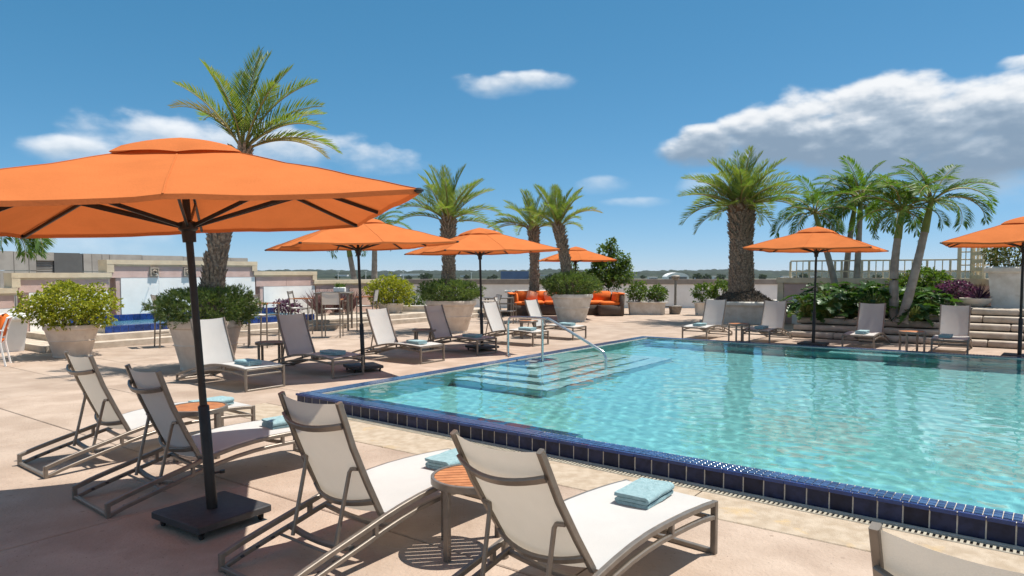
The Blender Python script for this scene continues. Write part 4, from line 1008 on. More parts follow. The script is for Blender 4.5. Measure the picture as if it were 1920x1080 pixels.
bp1 = AT(1212, 588, 28.0); bp1.z = 0; box_planter('box_planter', bp1, 1.42, .62, .52, R(-4), m_whitepot, 'low oblong planter with two shrubs left of the lamp', .94, .05)
bp2 = AT(1338, 588, 27.5); bp2.z = 0; box_planter('box_planter', bp2, 1.4, .6, .52, R(-4), m_whitepot, 'low oblong planter with shrub right of the lamp', .94, .05)
bp3 = AT(778, 594, 25.5); bp3.z = 0; box_planter('box_planter', bp3, 1.1, .7, .50, R(4), m_whitepot, 'stained low oblong planter beside the third round pot', .95, .05)
pp = AT(1392, 606, 23.6); pp.z = 0; bigp = box_planter('palm_planter', pp, 2.15, 2.15, .74, -AX + R(20), m_whitepot, 'big square planter with rounded rim under the thick palm', .86, .15, True)
pp3 = AT(1004, 585, 29.5); pp3.z = 0; box_planter('palm_planter', pp3, 2.2, 1.9, .92, R(8), m_whitepot, 'square planter of the slender palm behind the orange sofa', .9, .12, True)
pw_ = G(-8, 658); box_planter('white_planter', pw_, 1.05, 1.05, .78, -AX + R(80), m_white, 'white square planter cut off at the left edge', .84, .12, True)
pt6 = AT(1140, 588, 30.0); pt6.z = 0; box_planter('box_planter', pt6, 1.3, 1.0, .8, R(2), m_whitepot, 'white planter of the leafy tree behind the sofa', .9, .1, True)
urn_p = on_e1(1898, PW - 2.3, TZ); urn = box_planter('urn_planter', urn_p, 1.0, 1.0, 1.02, -AX, m_whitepot, 'tall white urn planter with olive bush on the terrace', .82, .16, True)
bw_p = on_e1(1797, 21.9, TZ); box_planter('box_planter', V((*bw_p.xy, .62)), 1.15, .5, .38, -AX, m_pot, 'tan trough of purple plants beside the stone steps', .95, .06)
bo = on_e1(1830, 21.2, TZ); tbo = empty('bowl_planter', bo); tag(tbo, 'shallow stone bowl beside the purple plants', 'planter')
mb = MB(); mb.lathe([(0, 0), (.16, 0), (.30, .10), (.36, .20), (.36, .225), (.32, .225), (.26, .14), (0, .12)], 32, cap=False); mb.build('bowl', m_pot, tbo, 40)

# ---- orange sofa
sf = empty('sofa', AT(1060, 592, 27.3), R(3)); sf.location.z = 0; tag(sf, 'dark wicker corner sofa with orange cushions behind the big pot', 'sofa')
def part(name, mat, c, s, ch=.05, rot=None, smooth=50): mb = MB(); mb.cbox((0, 0, 0), s, ch); o = mb.build(name, mat, sf, smooth, c); o.rotation_euler = rot or (0, 0, 0); return o
part('base', m_wicker, (0, .55, .22), (4.0, .95, .40), .02); part('base', m_wicker, (-1.72, -.25, .22), (.9, .66, .398), .02); part('base', m_wicker, (1.72, -.25, .22), (.9, .66, .398), .02)
part('back_panel', m_wicker, (0, 1.10, .42), (4.3, .14, .82), .03)
for s_ in (-1, 1): part('arm_panel', m_wicker, (s_ * 2.12, .22, .425), (.17, 1.62, .83), .03)
for x in (-1.2, -.4, .4, 1.2): part('seat_cushion', m_cush, (x, .50, .49), (.78, .86, .15), .05)
for s_ in (-1, 1): part('seat_cushion', m_cush, (s_ * 1.70, -.24, .49), (.74, .62, .15), .05)
for x in (-1.6, -.8, 0, .8, 1.6): part('back_cushion', m_cush, (x, .93, .72), (.76, .20, .44), .07, (R(-10), 0, 0))
for s_ in (-1, 1):
    part('back_cushion', m_cush, (s_ * 1.97, -.1, .71), (.20, .80, .42), .07, (0, R(s_ * 8), 0)); part('arm_cap', m_cush, (s_ * 2.12, .2, .865), (.22, 1.6, .05), .02)
for x, r_ in ((-1.25, 12), (-.55, -14), (.9, 10)): part('throw_pillow', m_pillow, (x, .70, .74), (.44, .15, .42), .06, (R(-18), R(r_), 0))
# ---- dining chairs and table, left of the sofa
def make_chair(frame, cush, name='dining_chair'):
    t = empty(name); w = .27
    for sx in (-1, 1):
        mb = MB(); mb.bar((sx * w, -w, 0), (sx * w, -w, .64), .03, .03, (1, 0, 0)); mb.build('leg', frame, t)
        mb = MB(); mb.sweep([(sx * w, w + .05, 0), (sx * w, w - .02, .42), (sx * w, w + .02, .64), (sx * w, w + .10, .88)], rsec(.03, .03), (1, 0, 0)); mb.build('leg', frame, t)
        mb = MB(); mb.bar((sx * w, -w - .01, .65), (sx * w, w + .04, .65), .045, .022); mb.build('armrest', frame, t)
        mb = MB(); mb.bar((sx * w, -w, .40), (sx * w, w, .40), .024, .03); mb.build('seat_rail', frame, t)
    mb = MB(); mb.bar((-w, -w, .40), (w, -w, .40), .024, .03); mb.bar((-w, w + .09, .87), (w, w + .09, .87), .024, .026); mb.build('crossbar', frame, t)
    if cush is m_sling:
        mb = MB(); mb.grid(lambda a, b: V(((2 * a - 1) * (w - .015), -w + .01 + (2 * w - .02) * b, .415 - .015 * math.sin(math.pi * b))), 6, 6); mb.build('seat', cush, t)
        mb = MB(); mb.grid(lambda a, b: V(((2 * a - 1) * (w - .015), w - .01 + .09 * b, .47 + .39 * b)), 6, 6); mb.build('back', cush, t)
    else:
        mb = MB(); mb.cbox((0, 0, .46), (2 * w - .06, 2 * w - .04, .12), .04); mb.build('seat_cushion', cush, t, 50)
        mb = MB(); mb.cbox((0, 0, 0), (2 * w - .06, .12, .44), .04, Matrix.Rotation(R(-12), 3, 'X')); mb.build('back_cushion', cush, t, 50, (0, w - .02, .72))
    return t
ch = make_chair(m_alu, m_sling)
for i, (p, rz, lb) in enumerate([(G(950, 606), R(80), 'silver armchair at the small table left of the sofa'), (G(918, 598), R(-70), 'silver armchair left of the third parasol pole')]):
    o = ch if i == 0 else copy_tree(ch); o.location = (p.x, p.y, 0); o.rotation_euler = (0, 0, rz); tag(o, lb, 'chair', 'silver dining armchairs')
dt = empty('dining_table', G(934, 594), R(10)); tag(dt, 'grey metal dining table behind the third parasol pole', 'table')
mb = MB(); mb.cbox((0, 0, .72), (1.0, .9, .04), .006); mb.build('table_top', m_alu, dt)
for sx in (-1, 1):
    for sy in (-1, 1): mb = MB(); mb.bar((sx * .44, sy * .39, 0), (sx * .44, sy * .39, .70), .05, .05, (1, 0, 0)); mb.build('leg', m_alu, dt)
oc = make_chair(m_white, m_cush, 'lounge_chair'); oc.location = (*G(-25, 686).xy, 0); oc.rotation_euler = (0, 0, R(-62)); tag(oc, 'white framed chair with orange cushions cut off at the left edge', 'chair')

# ---- garden lamp with its conical foot, low table beside it
lp = AT(1266, 588, 28.2); lp.z = 0; lm = empty('garden_lamp', lp); tag(lm, 'grey garden lamp post with round flat head by the parapet', 'lamp')
m_lampm = material('weathered_metal', (0.30, 0.27, 0.24), (0.22, 0.2, 0.175), 12, 0.6, metal=.3)
mb = MB(); mb.lathe([(0.0, .0), (.19, .0), (.27, .30), (.29, .33), (.05, .36), (0, .36)], 24, cap=False); mb.build('foot', m_lampm, lm)
mb = MB(); mb.lathe([(.052, .34), (.045, 1.40)], 16); mb.build('post', m_lampm, lm)
mb = MB(); mb.lathe([(0, 1.38), (.10, 1.39), (.17, 1.46), (.18, 1.53), (.13, 1.57), (.0, 1.585)], 24, cap=False); mb.build('head', m_lampm, lm)
sb_ = empty('stone_bench', lp + V((-.32, .05, 0)), R(3)); tag(sb_, 'small grey stone stool beside the foot of the garden lamp', 'stool')
mb = MB(); mb.cbox((0, 0, .31), (.5, .36, .05), .012); mb.build('top', m_lampm, sb_)
for sx in (-1, 1): mb = MB(); mb.cbox((sx * .16, 0, .142), (.07, .28, .284), .015); mb.build('leg', m_lampm, sb_)

# ================================================================== plants
def lf(mb, p, d, n, L, W, fold=.25, droop=0.0):
    """one leaf: a folded blade from p along d, facing n"""
    d = d.normalized(); s = d.cross(n)
    if s.length < 1e-4: s = d.cross(V((.3, .9, .2)))
    s.normalize(); n = s.cross(d); m_ = p + d * (L * .45) + n * (W * fold); t = p + d * L - V((0, 0, droop * L))
    k = len(mb.v); mb.v += [tuple(p), tuple(m_ + s * W / 2), tuple(t), tuple(m_ - s * W / 2)]
    mb.f += [(k, k + 1, k + 2), (k, k + 2, k + 3)]; mb.m += [mb.cur] * 2
def rdir(r_):
    while True:
        q = V((r_.uniform(-1, 1), r_.uniform(-1, 1), r_.uniform(-1, 1)))
        if .05 < q.length < 1: return q.normalized()
def foliage(mb, c, rad, n, L, W, seed, kind='leaf', fill=.45, lump=.30, lf_up=.5, low=-1.0):
    r_ = random.Random(seed); off = V((seed * 3.7, seed * 1.3, 0))
    i = 0
    while i < n:
        q = rdir(r_)
        if q.z < low: continue
        k = 1 + lump * noise.noise(q * 2.1 + off) * 1.4 + lump * .6 * noise.noise(q * 5.0 + off)
        if noise.noise(q * 3.4 - off) < -.34: i += 1; continue
        rr = k * (1 - fill * r_.random() ** 1.8); p = V((c[0] + rad[0] * q.x * rr, c[1] + rad[1] * q.y * rr, c[2] + rad[2] * q.z * rr)); i += 1
        if kind == 'leaf':
            for _ in range(3):
                d = (q * .7 + rdir(r_) * .9 + V((0, 0, lf_up * .5))).normalized(); lf(mb, p + rdir(r_) * L * .35, d, (V((0, 0, 1)) + rdir(r_) * .8).normalized(), L * r_.uniform(.7, 1.25), W * r_.uniform(.8, 1.2), .2, .15)
        elif kind == 'needle':
            ax = (q * .8 + V((0, 0, .45)) + rdir(r_) * .55).normalized()
            for _ in range(8):
                b = p + ax * r_.uniform(-.2, .8) * L; d = (ax + rdir(r_) * .7).normalized(); lf(mb, b, d, rdir(r_), L * r_.uniform(.6, 1.1), W, .1)
def bush(name, c, rad, n, L, W, mat, seed, label, cat='bush', kind='leaf', stems=7, base=None, low=-.75, **kw):
    base = V(base if base is not None else (c[0], c[1], c[2] - rad[2])); t = empty(name, base); tag(t, label, cat)
    mb = MB(); foliage(mb, V(c) - base, rad, n, L, W, seed, kind, low=low, **kw); mb.build('foliage', mat, t, None)
    r_ = random.Random(seed + 99); mb = MB(); cc = V(c) - base
    for i in range(stems):
        q = rdir(r_); q.z = abs(q.z); e = V((cc.x + q.x * rad[0] * .7, cc.y + q.y * rad[1] * .7, cc.z + (q.z * 1.2 - .3) * rad[2] * .7)); s_ = V((q.x * rad[0] * .15, q.y * rad[1] * .15, 0))
        mb.tube([s_, s_.lerp(e, .5) + V((0, 0, .05)), e], [.018, .013, .006], 5)
    mb.build('stems', m_twig, t); return t
J = 'juniper bushes in the round pots'
bush('yellow_bush', (pot1.x, pot1.y, 1.02), (.86, .84, .44), 2600, .07, .042, l_yellow, 3, 'round yellow green bush in the pot at the left', low=-.9, base=(pot1.x, pot1.y, .56), fill=.55)
bush('juniper_bush', (pot2.x + .02, pot2.y, 1.07), (.88, .85, .33), 3000, .075, .014, l_juni, 4, 'dark juniper spreading round the tall leaning palm', kind='needle', low=-.9, lump=.2, base=(pot2.x, pot2.y, .78)).__setitem__('group', J)
bush('yellow_bush', (pot3.x - .05, pot3.y, 1.02), (.80, .75, .52), 1700, .085, .05, l_yellow, 5, 'yellow green bush behind the second parasol pole', low=-.9, base=(pot3.x, pot3.y, .52), fill=.55)
bush('juniper_bush', (pot4.x - .02, pot4.y, 1.13), (.86, .84, .31), 2600, .085, .016, l_juni, 6, 'dark juniper round the palm left of the third parasol', kind='needle', low=-.9, lump=.2, base=(pot4.x, pot4.y, .78)).__setitem__('group', J)
bush('juniper_bush', (pot5.x - .02, pot5.y, 1.24), (.95, .88, .42), 2800, .09, .018, l_juni, 8, 'domed juniper in the pale pot before the orange sofa', kind='needle', low=-.9, lump=.2, base=(pot5.x, pot5.y, .82)).__setitem__('group', J)
SG = 'shrubs in the low oblong planters'
for (bp, dx, s_, w, h, lb) in ((bp1, -.36, 11, .40, .42, 'left shrub in the oblong planter left of the lamp'), (bp1, .42, 12, .36, .34, 'right shrub in the oblong planter left of the lamp'),
                               (bp2, -.42, 13, .42, .40, 'left shrub in the oblong planter right of the lamp'), (bp2, .30, 14, .40, .46, 'right shrub in the oblong planter by the thick palm')):
    tag(bush('green_shrub', (bp.x + dx, bp.y, .52 + h * .85), (w, .34, h), 420, .10, .055, l_mid, s_, lb, 'shrub', base=(bp.x + dx, bp.y, .42)), group=SG)
bush('green_shrub', (bp3.x, bp3.y, .68), (.50, .3, .26), 350, .08, .04, l_mid, 15, 'low shrub in the stained oblong planter', 'shrub', base=(bp3.x, bp3.y, .40))
bush('olive_bush', (urn_p.x, urn_p.y, TZ + 1.34), (.62, .6, .46), 900, .085, .045, l_olive, 16, 'olive brown bush in the tall white urn', base=(urn_p.x, urn_p.y, TZ + .85))
b_ = bw_p; bush('purple_plant', (b_.x - .08, b_.y, 1.16), (.52, .32, .26), 420, .11, .05, l_purple, 17, 'purple leafed plant in the tan trough', 'plant', base=(b_.x, b_.y, .90))
c_ = AT(538, 573, 20.5); bush('purple_plant', (c_.x, c_.y, .66), (.36, .3, .22), 300, .10, .04, l_purple, 18, 'dark purple plant beside the fountain basin', 'plant', base=(c_.x, c_.y, .27))
# spiky cordyline by the bowl
t = empty('spiky_plant', on_e1(1836, 21.55, TZ)); tag(t, 'spiky red purple plant right of the purple trough', 'plant'); mb = MB(); r_ = random.Random(4)
for i in range(34): a = i * 2.4; e = R(r_.uniform(25, 80)); lf(mb, V((0, 0, .1)), V((math.cos(a) * math.cos(e), math.sin(a) * math.cos(e), math.sin(e))), V((0, 0, 1)), r_.uniform(.45, .7), .035, .2, .15)
mb.build('blades', l_purple, t, None)
mb = MB(); mb.tube([(0, 0, 0), (0, 0, .15)], .03, 8); mb.build('stem', m_twig, t)
# fountain grass against the low pink wall
for k, (u, lb) in enumerate(((600, 'purple fountain grass tuft left of the bar table, by the pink wall'), (632, 'purple fountain grass tuft above the bar table, by the pink wall'), (655, 'purple fountain grass tuft nearest the second parasol pole'))):
    q = on_e2(u, FW - .55); t = empty('fountain_grass', (q.x, q.y, .0)); tag(t, lb, 'grass', 'fountain grass tufts'); mb = MB(); r_ = random.Random(30 + k)
    for i in range(190):
        a = r_.uniform(0, 6.28); e = R(r_.uniform(48, 86)); d = V((math.cos(a) * math.cos(e), math.sin(a) * math.cos(e), math.sin(e))); lf(mb, V((r_.uniform(-.12, .12), r_.uniform(-.12, .12), .3)), d, rdir(r_), r_.uniform(.7, 1.1), .016, .1, .12)
    mb.build('blades', l_grass, t, None)
    mb = MB(); mb.lathe([(0, 0), (.22, 0), (.26, .33), (.0, .33)], 20, cap=False); mb.build('pot', m_pot, t)

# ---- palms
def frond_mesh(L, n, l0, w0, droop, vee, stiff, mat, seed, hang=0.0, rk=.014, start=.16):
    """leaf along +X; droop bends it down, vee lifts the leaflets, hang lets their tips fall"""
    r_ = random.Random(seed); mb = MB(); pts = []; a = 0; p = V((0, 0, 0)); N = 18; side = r_.uniform(-.12, .12)
    for i in range(N + 1):
        pts.append(p.copy()); a = -droop * ((i + 1) / N) ** 1.5; p = p + V((math.cos(a), side * (i / N), math.sin(a))).normalized() * (L / N)
    mb.cur = 1; mb.tube(pts, [rk * (1 - .85 * i / N) for i in range(N + 1)], 4); mb.cur = 0
    for i in range(n):
        t = start + (1 - start) * (i + .5) / n; f = t * N; k = min(int(f), N - 1); pos = pts[k].lerp(pts[k + 1], f - k); tan = (pts[k + 1] - pts[k]).normalized()
        sd = tan.cross(V((0, 0, 1))).normalized(); upn = sd.cross(tan)
        ll = l0 * (math.sin(math.pi * (.10 + .82 * t)) ** .7) * r_.uniform(.85, 1.1) * (1 if t < .9 else .8)
        fw_ = stiff + .75 * t * t
        for s_ in (-1, 1):
            if r_.random() < .05: continue
            d = (sd * s_ + tan * fw_ + upn * (vee * r_.uniform(.7, 1.3))).normalized(); nn = (upn - sd * s_ * .3 + rdir(r_) * .25)
            if hang < .01: lf(mb, pos, d, nn, ll, w0, .25, .06)
            else:           # long leaflets bend over in the middle
                q = pos + d * ll * .5; lat = d.cross(nn).normalized() * w0 / 2; d2 = (d - V((0, 0, hang * r_.uniform(.7, 1.4)))).normalized(); e = q + d2 * ll * .55
                kk = len(mb.v); mb.v += [tuple(pos), tuple(q + lat), tuple(q - lat), tuple(e)]; mb.f += [(kk, kk + 1, kk + 2), (kk + 1, kk + 3, kk + 2)]; mb.m += [0, 0]
    return mb.mesh('frond', [mat, m_rachis], None)
date_f = [frond_mesh(1.0, 42, .225, .0135, dr, .55, .75, l_date, s) for dr, s in ((.45, 1), (.75, 2), (1.1, 3), (1.5, 4))]
date_old = [frond_mesh(1.0, 40, .19, .015, 1.2, .4, .7, l_date2, 7)]
date_b = [frond_mesh(1.0, 42, .235, .0125, dr, .6, .7, l_date, s + 20) for dr, s in ((.5, 1), (.85, 2), (1.25, 3), (1.7, 4))]
feat_f = [frond_mesh(1.0, 46, .29, .019, dr, .35, .45, l_feather, s + 40, hang=.75, rk=.017, start=.2) for dr, s in ((.9, 1), (1.3, 2), (1.8, 3))]
def crown(t, top, specs, meshes, seed, axis=V((0, 0, 1))):
    """specs: (azimuth, elevation, length, mesh index)"""
    r_ = random.Random(seed)
    for (az, el, L, k) in specs:
        o = obj('frond', meshes[k % len(meshes)] if k < 50 else date_old[0], t, top)
        o.rotation_euler = (R(r_.uniform(-25, 25)), -R(el), R(az)); o.scale = (L, L, L)
def trunk_path(p0, p1, bow=0.0, n=12):
    p0, p1 = V(p0), V(p1); d = (p1 - p0); side = V((d.z, 0, -d.x)).normalized() if abs(d.x) > 1e-3 else V((1, 0, 0))
    return [p0.lerp(p1, i / n) + side * bow * math.sin(math.pi * i / n) for i in range(n + 1)]
def date_trunk(t, path, r0, r1, seed, flare=.30, boots=340, stub=.16):
    r_ = random.Random(seed); n = len(path); rad = [r0 + (r1 - r0) * i / (n - 1) for i in range(n)]
    mb = MB(); mb.tube(path, rad, 14); mb.build('trunk', m_bark, t)
    mb = MB()
    for i in range(boots):
        f = (i + .5) / boots * (n - 1) * .995; k = int(f); p = path[k].lerp(path[min(k + 1, n - 1)], f - k); a = i * 2.39996 + r_.uniform(-.15, .15); rr = r0 + (r1 - r0) * f / (n - 1)
        o = V((math.cos(a), math.sin(a), 0)); tng = V((-o.y, o.x, 0)); h = r_.uniform(.10, .22); w = r_.uniform(.028, .055) * (rr / .2) ** .6; hi = f / (n - 1)
        out_ = r_.uniform(.015, .065); mb.cur = 0
        if hi > 1 - flare:
            h = stub * r_.uniform(.6, 1.15) * (.7 + .6 * (hi - 1 + flare) / flare); out_ = h * .55
        b0 = p + o * (rr * .93); b1 = p + o * (rr + out_) + tng * r_.uniform(-.03, .03) + V((0, 0, h)); k2 = len(mb.v)
        mb.v += [tuple(b0 - tng * w), tuple(b0 + tng * w), tuple(b1 + tng * w * .45), tuple(b1 - tng * w * .45), tuple(b0 - tng * w * .8 + V((0, 0, h * .7))), tuple(b0 + tng * w * .8 + V((0, 0, h * .7)))]
        mb.f += [(k2, k2 + 1, k2 + 2, k2 + 3), (k2 + 3, k2 + 2, k2 + 5, k2 + 4), (k2, k2 + 3, k2 + 4), (k2 + 1, k2 + 5, k2 + 2)]; mb.m += [0] * 4
    tag(mb.build('frond_stubs', m_boot, t, None), kind='stuff')
def palm(name, base, top, label, grp): t = empty(name, base); tag(t, label, 'palm tree', grp); return t
DG = 'date palms in pots and planters'
def fan(n, els, L, seed, lo=0, spread=360, jit=14):
    r_ = random.Random(seed); out = []
    for j, (el, cnt, ll, k) in enumerate(els):
        for i in range(cnt): out.append((lo + (i + .5 * (j % 2)) * spread / cnt + r_.uniform(-jit, jit), el + r_.uniform(-8, 8), L * ll * r_.uniform(.88, 1.1), k))
    return out
# tall leaning palm at the left
b = V((pot2.x + .06, pot2.y + .05, .85)); tp = AT(455, 283, pot2.y + .1)
t = palm('date_palm', b, tp, 'tall leaning date palm rising above the nearest big parasol', DG)
date_trunk(t, trunk_path((0, 0, 0), tp - b, -.10), .185, .145, 1, .12, 360)
sp = [(150, 52, 1.75, 2), (168, 60, 1.6, 50), (150, 70, 1.95, 0), (120, 76, 1.7, 0), (60, 84, 1.9, 0), (-20, 84, 1.75, 0), (20, 72, 1.75, 0), (-10, 60, 1.8, 1), (30, 52, 1.7, 1), (-40, 54, 1.6, 1), (4, 44, 1.6, 1), (-15, 36, 1.75, 2), (12, 28, 1.75, 2), (-90, 66, 1.5, 1), (-140, 60, 1.5, 1), (-5, 24, 1.6, 50)]
crown(t, tp - b, sp, date_f, 1)
# palm in the third pot
b = V((pot4.x - .08, pot4.y, .85)); tp = AT(840, 418, pot4.y)
t = palm('date_palm', b, tp, 'date palm with rusty crown base left of the third parasol', DG); date_trunk(t, trunk_path((0, 0, 0), tp - b, .02), .185, .145, 2, .45, 360, .2)
sp = fan(0, [(80, 4, 1.0, 0), (64, 6, 1.05, 0), (48, 7, 1.1, 1), (32, 6, 1.1, 2), (18, 2, 1.0, 2)], 1.62, 5); crown(t, tp - b, sp, date_f, 2)
mb = MB(); mb.lathe([(.17, -.1), (.20, .0), (.14, .2), (.04, .45)], 14, tp - b); mb.build('crown_base', m_rust, t)
# slender palm behind the sofa
b = V((pp3.x - .05, pp3.y, .85)); tp = AT(1000, 432, pp3.y)
t = palm('date_palm', b, tp, 'slender palm left of the twin behind the orange sofa', DG); date_trunk(t, trunk_path((0, 0, 0), tp - b, .03), .205, .15, 3, .45, 330, .24)
sp = fan(0, [(78, 3, .95, 0), (62, 5, 1.05, 0), (45, 6, 1.05, 1), (28, 5, 1.05, 2)], 1.85, 8); sp += [(178, 30, 2.0, 2), (165, 26, 1.9, 50)]; crown(t, tp - b, sp, date_f, 3)
mb = MB(); mb.lathe([(.17, -.1), (.19, .0), (.12, .25), (.04, .5)], 14, tp - b); mb.build('crown_base', m_rust, t)
# palm in the pale pot
b = V((pot5.x - .1, pot5.y + .1, .9)); tp = AT(1046, 428, pot5.y + .1)
t = palm('date_palm', b, tp, 'curved palm growing from the pale pot before the orange sofa', DG); date_trunk(t, trunk_path((0, 0, 0), tp - b, .05), .19, .135, 4, .4, 330, .2)
sp = fan(0, [(82, 4, 1.0, 0), (66, 6, 1.05, 0), (50, 6, 1.0, 1), (34, 4, .9, 2)], 1.6, 9); sp += [(12, 48, 1.75, 50)]; crown(t, tp - b, sp, date_f, 4)
mb = MB(); mb.lathe([(.15, -.1), (.17, .0), (.11, .25), (.03, .45)], 14, tp - b); mb.build('crown_base', m_rust, t)
# thick palm in the square planter
b = V((pp.x - .05, pp.y, .80)); tp = AT(1390, 392, pp.y)
t = palm('date_palm', b, tp, 'thick trunked date palm in the square planter right of centre', DG); date_trunk(t, trunk_path((0, 0, 0), tp - b, 0), .41, .33, 5, .35, 620, .26)
sp = fan(0, [(82, 6, .95, 0), (68, 9, 1.02, 0), (52, 11, 1.08, 1), (36, 11, 1.1, 1), (20, 8, 1.08, 2), (6, 3, .95, 2)], 1.95, 11); crown(t, tp - b, sp, date_b, 5)
mb = MB(); mb.lathe([(.38, -.15), (.42, .0), (.34, .25), (.1, .6)], 16, tp - b); mb.build('crown_base', m_rust, t)
mb = MB(); mb.lathe([(.0, .50), (.35, .46), (.80, .16), (1.0, -.02)], 36, cap=False); t2 = tag(mb.build('mulch_mound', m_soil, None, 60, (pp.x, pp.y, .64)), 'brown mulch mound at the foot of the thick palm', 'mulch')
mb = MB(); r_ = random.Random(5)
for i in range(1500):
    a = r_.uniform(0, 6.28); rr = r_.random() ** .5 * .98; z = .47 - .47 * max(0, (rr - .3) / .7) + r_.uniform(0, .03); lf(mb, V((rr * math.cos(a), rr * math.sin(a), z)), rdir(r_) + V((0, 0, .4)), rdir(r_), .10, .035)
tag(mb.build('chips', material('mulch_chip', (0.17, 0.13, 0.095), (0.08, 0.06, 0.045), 30, .95), t2, None), kind='stuff')

# feather palms
FG = 'feather palms with smooth trunks'
def feather(base, top, r0, r1, label, seed, L, sp=None, bow=0.0, shaft=.75):
    t = palm('feather_palm', base, top, label, FG); rel = top - base; pth = trunk_path((0, 0, 0), rel, bow, 16); n = len(pth)
    sh = max(2, int(n * (1 - shaft / rel.length))); r_ = random.Random(seed)
    mb = MB(); fine = []
    for i in range(sh * 4 + 1): f = i / 4; k = min(int(f), n - 2); fine.append(pth[k].lerp(pth[k + 1], f - k))
    mb.tube(fine, [(r0 + (r1 - r0) * i / len(fine)) * (1 + (.03 if i % 4 == 0 else -.01)) * (1.35 - .35 * min(1, i / 5)) for i in range(len(fine))], 14); mb.build('trunk', m_smooth, t, 60)
    mb = MB(); s_ = pth[sh:]; mb.tube([fine[-1]] + s_[1:] if len(s_) > 1 else [fine[-1], pth[-1]], [r1 * 1.15 - r1 * .45 * i / max(1, len(s_) - 1) for i in range(len(s_) if len(s_) > 1 else 2)], 14); mb.build('crownshaft', m_shaft, t, 60)
    sp = sp or fan(0, [(74, 2, .9, 0), (54, 4, 1.0, 1), (32, 4, 1.05, 1), (8, 4, 1.0, 2), (-15, 2, .85, 2)], L, seed); crown(t, rel, sp, feat_f, seed); return t
Yb = 17.4
b4 = AT(1678, 597, 17.5); b4.z = .44; feather(b4, AT(1692, 395, 17.5), .118, .085, 'upright feather palm trunk second from the right', 51, 1.35, bow=-.10)
b5 = AT(1690, 597, 17.2); b5.z = .44; feather(b5, AT(1746, 378, 17.2), .118, .085, 'feather palm leaning right, furthest right of the cluster', 52, 1.55, bow=.03, sp=fan(0, [(72, 2, .9, 0), (48, 3, 1.0, 1), (26, 3, 1.05, 1), (4, 3, 1.0, 2)], 1.5, 52) + [(5, 40, 1.7, 2), (-8, 22, 1.6, 2), (115, 62, 1.6, 0), (150, 50, 1.5, 1)])
b1 = AT(1577, 565, 21.3); b1.z = .44; feather(b1, AT(1528, 400, 21.3), .11, .08, 'feather palm leaning left behind the far parasol', 53, 1.45, bow=.06)
b2 = AT(1583, 560, 22.6); b2.z = .44; feather(b2, AT(1603, 385, 22.6), .11, .082, 'feather palm left of the close upright pair', 54, 1.55, bow=-.06)
b3 = AT(1604, 560, 22.0); b3.z = .44; feather(b3, AT(1614, 372, 22.0), .11, .082, 'feather palm right of the close upright pair', 55, 1.6, bow=.0)
g1 = AT(701, 600, 28.5); g1.z = 0; feather(g1, AT(703, 428, 28.5), .14, .10, 'right trunk of the feather palm pair behind the second parasol', 56, 1.5)
g2 = AT(676, 600, 28.9); g2.z = 0; feather(g2, AT(650, 446, 28.9), .14, .10, 'left leaning trunk of the feather palm pair behind the second parasol', 57, 1.2)
gl_ = G(-70, 658); gl_.z = .55; feather(gl_, AT(-38, 428, gl_.y), .13, .09, 'feather palm whose fronds hang in at the left edge', 58, 1.5, sp=fan(0, [(70, 3, .9, 0), (40, 5, 1.0, 1), (12, 6, 1.0, 2)], 1.35, 58) + [(0, 25, 1.75, 2), (-18, 32, 1.8, 1), (16, 18, 1.6, 2), (2, 6, 1.5, 1), (-8, 14, 1.65, 2), (-28, 22, 1.5, 2)])
# leafy small tree behind the sofa
tb = V((pt6.x, pt6.y, .7)); t = empty('leafy_tree', tb); tag(t, 'small leafy green tree behind the orange sofa', 'tree')
mb = MB(); r_ = random.Random(77); mb.tube([(0, 0, 0), (.03, 0, .5), (.0, 0, 1.1)], [.06, .05, .035], 8)
ms = MB()
for (dx, dz, rx, rz_, n) in ((-.1, .9, .75, .55, 700), (.55, .85, .5, .4, 350), (-.75, .7, .45, .38, 300), (-.15, 1.75, .38, .42, 260), (.45, 1.5, .42, .30, 240), (.15, 2.15, .2, .28, 110), (-.35, 1.35, .35, .35, 200), (.75, 1.3, .25, .2, 90), (-1.6, 1.15, .22, .42, 110)):
    foliage(ms, (dx, 0, dz), (rx, rx * .8, rz_), n, .12, .07, 60 + int(dx * 10 + dz * 7), lump=.45)
    mb.tube([(0, 0, .35), (dx * .5, 0, .3 + dz * .5), (dx, 0, dz)], [.035, .025, .01], 6)
mb.build('trunk', m_twig, t); ms.build('crown', l_mid, t, None)

# philodendron bed: big lobed leaves
def lobed(mb, p, d, n, L):
    d = d.normalized(); s = d.cross(n).normalized(); n = s.cross(d); k = len(mb.v)
    out = [(0, .05), (.10, .34), (.20, .16), (.34, .44), (.46, .18), (.60, .36), (.72, .13), (.84, .20), (1.0, 0)]
    mid_ = [(0, 0), (.25, 0), (.5, 0), (.75, 0), (1.0, 0)]
    for (x, y) in out: mb.v.append(tuple(p + d * (L * x) + s * (L * y) + n * (L * .10 * y - L * .22 * x * x)))
    for (x, y) in out: mb.v.append(tuple(p + d * (L * x) - s * (L * y) + n * (L * .10 * y - L * .22 * x * x)))
    c0 = len(mb.v)
    for (x, y) in out: mb.v.append(tuple(p + d * (L * x) + n * (-L * .22 * x * x - L * .02)))
    for i in range(8):
        mb.f += [(k + i, k + i + 1, c0 + i + 1, c0 + i), (k + 9 + i, c0 + i, c0 + i + 1, k + 10 + i)]; mb.m += [0, 0]
